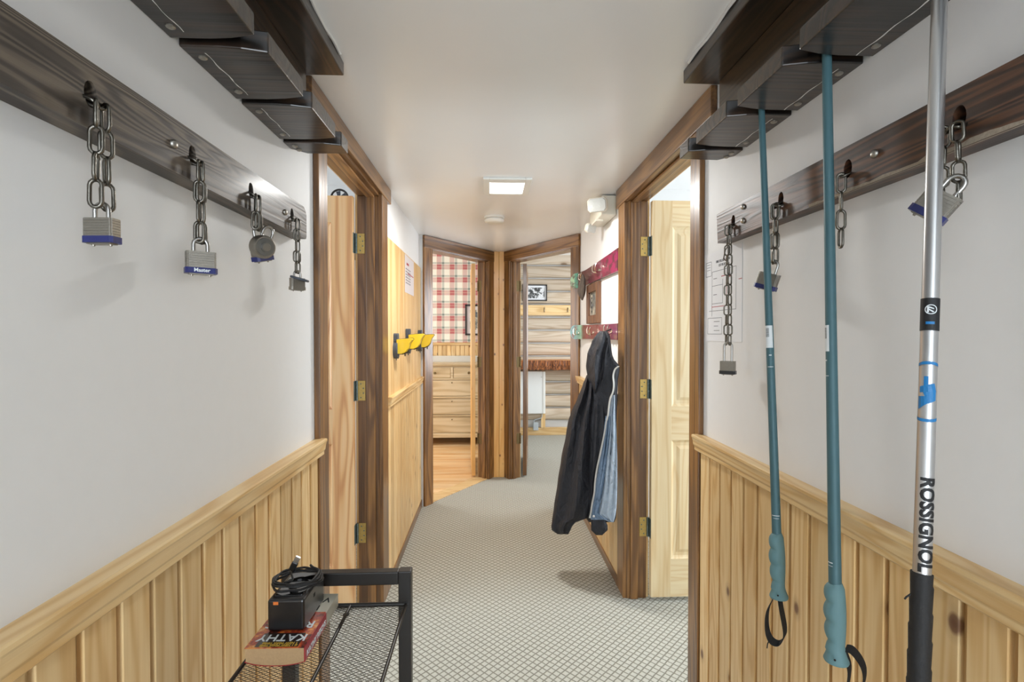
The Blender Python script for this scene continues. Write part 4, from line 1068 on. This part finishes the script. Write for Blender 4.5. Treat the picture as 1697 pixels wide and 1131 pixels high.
# fire escape plan on the right wall
q0 = onx(1231, 402, XR); q1 = onx(1169, 566, XR)
ya, yb_ = q0.y, 1.578; za, zb = 1.335, 1.612
PS = sheet(XR - .0005, -1, ya, yb_, za, zb, 'fire_escape_plan', 'printed fire escape plan taped to the wall behind the long chain')
W_, H_ = yb_ - ya, zb - za
def pm_(u0, u1, v0, v1): return (yb_ - u1 * W_, yb_ - u0 * W_, zb - v1 * H_, zb - v0 * H_)
def ln(u0, v0, u1, v1, th_=.0007):
    if abs(u1 - u0) * W_ > abs(v1 - v0) * H_: c = pm_(min(u0, u1), max(u0, u1), v0, v0); return (c[0], c[1], c[2] - th_, c[3] + th_)
    c = pm_(u0, u0, min(v0, v1), max(v0, v1)); return (c[0] - th_, c[1] + th_, c[2], c[3])
bx4 = lambda a, b_, c, d: [ln(a, b_, c, b_), ln(a, d, c, d), ln(a, b_, a, d), ln(c, b_, c, d)]
marks(PS, XR - .0005, -1, bx4(.04, .10, .20, .26) + [ln(.22, .22, .86, .22), ln(.22, .38, .52, .38), ln(.22, .22, .22, .72), ln(.52, .32, .52, .58), ln(.22, .58, .52, .58), ln(.14, .66, .86, .66), ln(.86, .22, .86, .66)] + bx4(.10, .74, .50, .92) + [ln(.07, .13, .17, .13), ln(.07, .16, .17, .16), ln(.07, .19, .17, .19), ln(.26, .30, .36, .30, .001), ln(.26, .48, .36, .48, .001), ln(.28, .78, .44, .78, .0009), ln(.28, .83, .40, .83, .0009), ln(.28, .88, .44, .88, .0009)], 'print_grey')
marks(PS, XR - .0005, -1, [ln(.22, .615, .62, .615, .001), ln(.62, .32, .62, .615, .001), ln(.22, .60, .22, .64, .001), ln(.48, .29, .62, .31, .0012), ln(.62, .31, .76, .29, .0012), ln(.92, .36, 1.0, .36, .001)], 'print_red', 'route')
for tx, v in (('FIRE ESCAPE PLAN', .12), ('1ST FLOOR', .165)):
    text(tx, .0108, 'print_black', PS, Matrix(((0, 0, -1, XR - .0016), (-1, 0, 0, yb_ - .52 * W_), (0, 1, 0, zb - v * H_), (0, 0, 0, 1))))
# notice on the pine wall
q0, q1 = onx(671, 428, XL + .013), onx(685, 490, XL + .013)
nt = sheet(XL + .0125, 1, q0.y, q1.y + .02, 1.62, 1.86, 'wall_notice', 'faded printed notice pinned to the pine wall by the plaid room', 'paper_grey')
yy0, yy1 = q0.y, q1.y + .02
marks(nt, XL + .0125, 1, [(yy0 + .03 + .05 * (i % 4), yy0 + .065 + .05 * (i % 4), 1.68 + .018 * (i // 4), 1.688 + .018 * (i // 4)) for i in range(24)], 'print_grey')
marks(nt, XL + .0125, 1, [(yy0 + .06, yy0 + .15, 1.80, 1.815), (yy0 + .10, yy1 - .02, 1.745, 1.752)], 'print_red', 'heading')
nt = sheet(XR - .0005, -1, 2.66, 2.78, 1.555, 1.61, 'door_card', 'small white card taped beside the door casing under the upper rack')
marks(nt, XR - .0005, -1, [(2.67, 2.77, 1.56, 1.5615), (2.67, 2.77, 1.603, 1.6045), (2.69, 2.75, 1.582, 1.585)], 'print_grey')

# ================================================================== CART, BOOK, BOX, CABLE
yh = .955
c0 = ony(466, 959, yh); c1 = ony(681, 959, yh)
cx0, cx1 = c0.x, c1.x; zh = ony(681, 948, yh).z; zs = ony(650, 1003, yh).z
cart = thing('shelf_cart', ((cx0 + cx1) / 2, yh, 0), 'black metal wire shelf unit beside the wainscot, carrying a book and a box', 'shelf unit')
pw = .0245; yfr = .40
for x in (cx0, cx1 - pw):
    MB().box(x, x + pw, yh, yh + pw * .9, 0, zh).build('post', 'metal_black', cart, bevel=.002)
    MB().box(x, x + pw, yfr - pw, yfr, 0, zh).build('post', 'metal_black', cart, bevel=.002)
MB().box(cx0 + pw, cx1 - pw, yh + .001, yh + pw * .85, zh - .026, zh - .001).build('handle_bar', 'metal_black', cart, bevel=.002)
MB().box(cx0 + pw, cx1 - pw, yfr - pw * .9, yfr - .001, zh - .026, zh - .001).build('handle_bar', 'metal_black', cart, bevel=.002)
def mesh_shelf(z):
    sh = MB()
    for x in (cx0 + .008, cx0 + (cx1 - cx0) * .53, cx1 - .010): sh.tube([(x, yfr - .005, z), (x, yh + .004, z)], .0032, 8)
    for y in (yfr - .003, yh + .002): sh.tube([(cx0 + .006, y, z), (cx1 - .006, y, z)], .0042, 8)
    sm = sh.build('shelf_frame', 'metal_black', cart)
    ms = MB(); px_, py_ = .0056, .0033; xa, xb, ya_, yb2 = cx0 + .008, cx1 - .010, yfr, yh
    n = int((yb2 - ya_) / (2 * py_)) + 1; nx = int((xb - xa) / px_)
    zl = z - .0035
    for i in range(n):
        y = ya_ + i * 2 * py_
        for sg in (1, -1):
            vs = []; wv = .00030
            for j in range(nx + 1):
                yy = y + (py_ if j % 2 else 0) * sg
                x = xa + (xb - xa) * j / nx
                vs += [(x, yy - wv, zl), (x, yy + wv, zl), (x, yy + wv, zl + .0006), (x, yy - wv, zl + .0006)]
            fs = []
            for j in range(nx):
                a = 4 * j; b2 = a + 4
                for k in range(4): fs.append((a + k, a + (k + 1) % 4, b2 + (k + 1) % 4, b2 + k))
            ms.add(vs, fs)
    ms.build('wire_mesh', 'metal_mesh', sm, kind='stuff')
    return sm
sm = mesh_shelf(zs)
sm2 = MB().box(cx0 + .004, cx1 - .004, yfr, yh, .30, .306).build('lower_shelf', 'metal_mesh', cart)
MB().lathe([(.0062, 0), (.0062, .002)], 14, T((cx0 + (cx1 - cx0) * .53) - .002, yh - .022, zs - .005)).build('shelf_cap', 'metal_mesh', sm)

# paperback lying on the shelf
zt_ = zs + .0035
bl = onz(408, 1083, zt_ + .015); 
nl, nr = onz(411, 1090, zt_ + .004), onz(505, 1100, zt_ + .004)
fr_ = onz(557, 990, zt_ + .028); 
by = Vector((fr_.x - nr.x, fr_.y - nr.y, 0)); BL = .160; BW = .093; BT = .029
ang = math.atan2(by.y, by.x)
ydir = Vector((math.cos(ang), math.sin(ang), 0)); xdir = Vector((ydir.y, -ydir.x, 0))
o_ = Vector((nr.x, nr.y, zt_)) - xdir * BW
Mb = frame(o_, xdir, ydir)
bk = thing('paperback_book', o_ + xdir * BW / 2, 'thick red and grey paperback lying under the black box', 'book')
m = MB(); rs = []
for yv in (.001, BL - .001):
    bow = lambda x: .0065 * abs(2 * x / BW - 1) ** 2.5
    pr = [(.0015 + (BW - .003) * i / 10, .0008 + bow(.0015 + (BW - .003) * i / 10)) for i in range(11)] + [(.0015 + (BW - .003) * i / 10, BT - .0008) for i in range(10, -1, -1)]
    rs.append([(x, yv, z) for x, z in pr])
m.rings(rs, False, True, Mb).build('pages', 'pages', bk)
cv = MB().box(0, BW - .001, 0, BL * .62, BT - .0008, BT, Mb).build('front_cover', 'cover_fire', bk)
MB().box(0, BW - .001, BL * .62, BL, BT - .0008, BT, Mb).build('front_cover', 'cover_grey', bk)
MB().ribbon([Mb @ Vector((BW * i / 12, BL / 2, .0004 + bow(BW * i / 12))) for i in range(13)], ydir, BL, .0008).build('back_cover', 'cover_red', bk)
sp_ = MB().box(BW - .0008, BW + .0006, 0, BL * .60, .0062, BT, Mb).build('spine', 'cover_red', bk)
MB().box(BW - .0008, BW + .0006, BL * .60, BL, .0062, BT, Mb).build('spine', 'cover_grey', bk)
MB().box(.014, BW - .012, .003, .038, BT, BT + .0003, Mb).build('title_panel', 'cover_black', cv)
# lettering on the cover reads from the far side
def cover_text(s_, size, mat, x, y, sx=1.0): text(s_, size, mat, cv, Mb @ T(x, y, BT + .0006) @ R(PI, 'Z'), extrude=.0003, bold=.0002, sx=sx)
cover_text('KATHY', .024, 'print_white', .048, .026, 1.0)
cover_text('REICHS', .026, 'print_white', .046, .062, .95)
cover_text('VOYAGE', .022, 'print_black', .046, .138, .95)
cover_text('FATAL', .022, 'print_black', .046, .112, .95)
for i in range(2): cover_text('# 1 NEW YORK TIMES BESTSELLING AUTHOR'[(2 if i else 0):(18 if i else 17)], .0062, 'print_gold', .050, .006 + .0055 * i)
text('KATHY REICHS', .0125, 'print_white', sp_, Mb @ frame((BW + .0009, BL * .31, BT / 2), (0, 1, 0), (0, 0, 1)) , bold=.0002)

# black box on the book
zbx = zt_ + BT
f0, f1 = onz(443, 1048, zbx), onz(503, 1048, zbx)
wbx = (f1 - f0).length; Mx = frame((f0.x, f0.y, zbx + .0005), xdir.lerp(Vector((1, 0, 0)), .6), ydir)
hb = .052; lb = .098
bxo = thing('power_box', (f0.x, f0.y, zbx), 'black plastic box with glossy buttoned top standing on the paperback', 'device')
body = MB().box(0, wbx, 0, lb, 0, hb, Mx).build('casing', 'plastic_black', bxo, bevel=.004, seg=3)
MB().box(.007, wbx - .007, .012, lb - .008, hb - .0005, hb + .0012, Mx).build('top_panel', 'plastic_gloss', bxo, bevel=.002)
for i in range(2): MB().lathe([(.004, 0), (.0036, .001)], 14, Mx @ T(wbx * .48, .050 + i * .013, hb + .0012)).build('button', 'slate', bxo)
MB().box(.010, .018, -.0004, .0008, hb - .008, hb - .003, Mx).build('orange_mark', 'print_orange', body)
MB().box(wbx - .0005, wbx + .0004, lb * .45, lb * .52, hb - .02, hb - .014, Mx).build('port', 'void_black', body)
# coiled cable on the box
cb = thing('usb_cable', Mx @ Vector((wbx / 2, .055, hb)), 'coiled black cable with upright plug lying on top of the black box', 'cable')
pts = []; N = 150
for i in range(N):
    a = 2 * PI * 4.2 * i / N; rr = 1 + .12 * math.sin(i * .37) + .05 * math.sin(i * 1.1)
    pts.append(Mx @ Vector((wbx / 2 + .034 * rr * math.cos(a) + .003 * math.sin(i * .2), .052 + .036 * rr * math.sin(a), hb + .0045 + .012 * i / N + .003 * math.sin(a * .5 + i * .05))))
MB().tube(pts, .0021, 6).build('coil', 'rubber_black', cb)
pa = Mx @ Vector((wbx * .42, .040, hb + .013)); pb = ony(481, 948, pa.y + .02); pc = ony(488, 936, pa.y + .03); pe = ony(494, 924, pa.y + .03)
MB().tube(smoothpts([Mx @ Vector((wbx * .25, .030, hb + .014)), pa, (pa + pb) / 2 + Vector((0, 0, .004)), pb], 6), .0018, 6).build('lead', 'rubber_black', cb)
dd = (pe - pc)
MB().box(-.0055, .0055, -.003, .003, -.008, dd.length * .62, along(pc - dd * .3, dd, (0, 1, 0))).build('plug_body', 'plastic_black', cb, bevel=.0015)
MB().box(-.0045, .0045, -.002, .002, 0, .011, along(pc + dd * .3, dd, (0, 1, 0))).build('plug_tip', 'steel', cb, bevel=.0004)

# ================================================================== FAR ROOMS' FURNITURE
# dresser
DY = 6.02
def dx(px): return ony(px, 650, DY).x
def dz(py): return ony(749, py, DY).z
xm = dx(749); hwid = .43
dr = thing('dresser', (xm, DY + .22, 0), 'weathered cream chest of drawers against the plaid wall', 'dresser')
MB().box(xm - hwid, xm + hwid, DY + .012, DY + .42, dz(725), dz(607)).build('carcass', 'dresser', dr, bevel=.004)
MB().box(xm - hwid - .02, xm + hwid + .02, DY - .015, DY + .43, dz(607), dz(603.5)).build('top', 'dresser', dr, bevel=.006)
MB().box(xm - hwid, xm + hwid, DY + .40, DY + .425, dz(604), dz(604) + .12).build('backsplash', 'dresser_top_grey', dr, bevel=.01) if False else None
plain('backsplash_grey', srgb(206, 204, 196), .5)
MB().box(xm - hwid, xm + hwid, DY + .40, DY + .425, dz(604), ony(749, 590, DY + .4).z).build('backsplash', 'backsplash_grey', dr, bevel=.008)
for z in (dz(628.5), dz(659), dz(689.5)): MB().box(xm - hwid + .012, xm + hwid - .012, DY - .006, DY + .02, z - .009, z + .009).build('rail', 'dresser', dr, bevel=.003)
MB().box(xm - .014, xm + .014, DY - .004, DY + .02, dz(628), dz(609)).build('divider', 'dresser', dr, bevel=.003)
def drawer(x0, x1, p0, p1, kn):
    d = MB().box(x0, x1, DY, DY + .02, dz(p1), dz(p0)).build('drawer', 'dresser', dr, bevel=.005)
    for kx, kz, r, mt in kn: MB().lathe([(r * .5, 0), (r * .5, .008), (r, .012), (r * .9, .02), (0, .023)], 14, T(kx, DY, kz) @ R(PI / 2, 'X')).build('knob' if r > .01 else 'keyhole', mt, d, smooth=True)
drawer(xm - hwid + .02, xm - .018, 610, 627, [(dx(721), dz(618.5), .016, 'antique_brass')])
drawer(xm + .018, xm + hwid - .02, 610, 627, [(dx(777), dz(618.5), .016, 'antique_brass')])
for p0, p1 in ((631, 656.5), (662, 687), (692, 717)):
    drawer(xm - hwid + .02, xm + hwid - .02, p0, p1, [(xm, dz(p0 + 3.5), .008, 'antique_brass')])
MB().box(xm - hwid - .01, xm + hwid + .01, DY - .012, DY + .42, dz(725.5), dz(719)).build('base_moulding', 'dresser', dr, bevel=.004)
for sx in (-1, 1):
    for yv in (DY + .03, DY + .36): MB().lathe([(.022, 0), (.03, .03), (.026, dz(725))], 10, T(xm + sx * (hwid - .06), yv, 0)).build('foot', 'dresser', dr)
# picture on the plaid wall
t = thing('picture_frame', ony(780, 556, 6.49), 'black framed picture on the plaid wallpaper, half hidden by the door', 'picture')
a_, b_ = ony(771, 556, 6.49), ony(771, 505, 6.49); px1 = a_.x + .34
for c in ((a_.x, a_.x + .022, a_.z, b_.z), (px1 - .022, px1, a_.z, b_.z), (a_.x, px1, a_.z, a_.z + .022), (a_.x, px1, b_.z - .022, b_.z)):
    MB().box(c[0], c[1], 6.476, 6.499, c[2], c[3]).build('frame_side', 'metal_black', t, bevel=.002)
MB().box(a_.x + .02, px1 - .02, 6.49, 6.498, a_.z + .02, b_.z - .02).build('print_sheet', 'paper_grey', t)
MB().box(a_.x + .06, px1 - .06, 6.489, 6.4905, a_.z + .07, b_.z - .07).build('print_image', 'photo_ski', t)

# log room
YW = 6.555
def lx(px, py=600, Y=YW): return ony(px, py, Y)
a_, b_ = lx(866, 499, 6.54), lx(906.5, 472, 6.54)
t = thing('picture_frame', a_, 'black framed black and white group photograph on the log wall', 'picture')
for c in ((a_.x, a_.x + .014, a_.z, b_.z), (b_.x - .014, b_.x, a_.z, b_.z), (a_.x, b_.x, a_.z, a_.z + .014), (a_.x, b_.x, b_.z - .014, b_.z)):
    MB().box(c[0], c[1], 6.525, 6.557, c[2], c[3]).build('frame_side', 'metal_black', t)
MB().box(a_.x + .01, b_.x - .01, 6.54, 6.556, a_.z + .01, b_.z - .01).build('mount', 'paper', t)
MB().box(a_.x + .035, b_.x - .030, 6.538, 6.5405, a_.z + .035, b_.z - .04).build('photograph', 'photo_bw', t)
h0, h1 = lx(850, 522.5, 6.54), lx(990, 506, 6.54)
t = thing('hook_board', h0, 'pale pine board with coat hooks on the log wall', 'coat rack')
MB().box(h0.x, h1.x, 6.535, 6.556, h0.z, h1.z).build('board', 'pine_x', t, bevel=.003)
for px in (902, 941, 975):
    q = lx(px, 514, 6.535); hk = MB().box(q.x - .008, q.x + .008, 6.531, 6.535, q.z - .03, q.z + .03).build('hook_plate', 'antique_brass', t)
    for dzv, l in ((.02, .05), (-.018, .035)):
        MB().tube(smoothpts([(q.x, 6.532, q.z + dzv - .012), (q.x, 6.532 - l * .7, q.z + dzv - .012), (q.x, 6.532 - l, q.z + dzv + .008), (q.x, 6.532 - l, q.z + dzv + .022)], 4), .004, 6).build('prong', 'silver_hook', hk)
# live edge shelf
t = thing('log_shelf', lx(900, 614, 6.4), 'thick live edge slab shelf with rough orange brown bark on the log wall', 'shelf')
y0_, y1_ = 6.27, 6.56; zt2 = ony(900, 597.5, y0_).z; zb2 = ony(900, 614, y0_).z; xa, xb = .30, 1.75
MB().box(xa, xb, y0_ + .02, y1_, zb2 + .01, zt2).build('slab', 'shelf_raw', t, bevel=.004)
m = MB(); rs = []
for i in range(60):
    x = xa + (xb - xa) * i / 59; j = random.uniform(-.006, .006)
    rs.append([(x, y0_ + .022, zt2 - .003), (x, y0_ + j, zt2 - .004), (x, y0_ + .004 + j, (zt2 + zb2) / 2), (x, y0_ + .016 + j, zb2 + random.uniform(-.004, .012)), (x, y0_ + .03, zb2 + .012)])
m.rings(rs).build('bark_edge', 'shelf_bark', t)
for x in (.55, 1.45): MB().prism([(6.556, zb2 + .01), (6.36, zb2 + .01), (6.556, zb2 - .14)], 'x', x - .02 + .15, x + .02 + .15).build('bracket', 'pine_z', t) if x > 1 else None
# white wall heater
a_, b_ = lx(846, 687, 6.45), lx(903.5, 615.5, 6.45)
t = thing('wall_heater', a_, 'white metal wall heater under the slab shelf', 'heater')
MB().box(a_.x, b_.x, 6.46, 6.556, a_.z, b_.z).build('housing', 'heater_white', t, bevel=.012, seg=3)
MB().box(b_.x - .03, b_.x + .004, 6.452, 6.5, a_.z + .004, b_.z - .004).build('side_cap', 'plastic_white', t, bevel=.006)
MB().box(b_.x - .055, b_.x - .04, 6.457, 6.461, b_.z - .08, b_.z - .076).build('indicator', 'print_grey', t)
q0, q1 = lx(883.5, 713, 6.53), lx(892, 700, 6.53)
t = thing('junction_box', q0, 'small blue grey junction box with cable below the wall heater', 'junction box')
MB().box(q0.x, q1.x, 6.50, 6.556, q0.z, q1.z).build('box', 'box_grey', t, bevel=.004)
MB().tube(smoothpts([lx(885, 700, 6.53), lx(886, 696.5, 6.53), lx(893, 694.5, 6.53), lx(897.5, 692, 6.53), lx(898.5, 686, 6.53)], 5), .006, 7).build('conduit', 'box_grey', t)
q0, q1 = lx(896.5, 710, 6.55), lx(903.5, 686, 6.55)
MB().box(q0.x, q1.x, 6.535, 6.56, .10, q1.z + .4).build('trim_heater_post', 'pine_z', None, bevel=.003, **STR)

# round clock-like ring seen above the open west door
q = ony(560, 326, 2.9)
t = thing('round_ornament', (q.x, 2.93, q.z - .02), 'dark round rimmed ornament peeking over the top of the open pine door', 'ornament')
MB().tube([(q.x + .048 * math.cos(a), 2.93, q.z + .048 * math.sin(a)) for a in [2 * PI * i / 32 for i in range(32)]], .006, 8, True).build('rim', 'metal_black', t)
for i in range(5):
    a = 2 * PI * i / 5 + .6
    MB().prism([(.006, -.006), (.040, -.016), (.042, .010), (.008, .008)], 'z', -.002, .002, T(q.x, 2.935, q.z) @ R(PI / 2, 'X') @ R(a, 'Z')).build('blade', 'slate', t)
MB().lathe([(.012, -.012), (.012, .012)], 14, T(q.x, 2.935, q.z) @ R(PI / 2, 'X')).build('hub', 'metal_black', t)
MB().tube([(q.x, 2.935, q.z - .044), (q.x, 2.935, q.z - .30)], .006, 6).build('stem', 'metal_black', t)
MB().box(q.x - .05, q.x + .05, 2.93, 3.199, q.z - .32, q.z - .30).build('shelf_bracket', 'metal_black', t)

# ------------------------------------------------------------------ repeats belong together
GROUPS = {'chain': 'chains hanging from the lock boards', 'padlock': 'padlocks hanging on the chains', 'ski_pole': 'ski poles hanging from the rack',
          'gear_holder': 'yellow gear holders on the pine wall', 'ski_rack': 'overhead ski racks', 'lock_board': 'wooden lock boards along the hall',
          'snowboard_rack': 'coat racks made of snowboards'}
for o in S.objects:
    if o.parent is None and o.name.split('.')[0] in GROUPS: o['group'] = GROUPS[o.name.split('.')[0]]
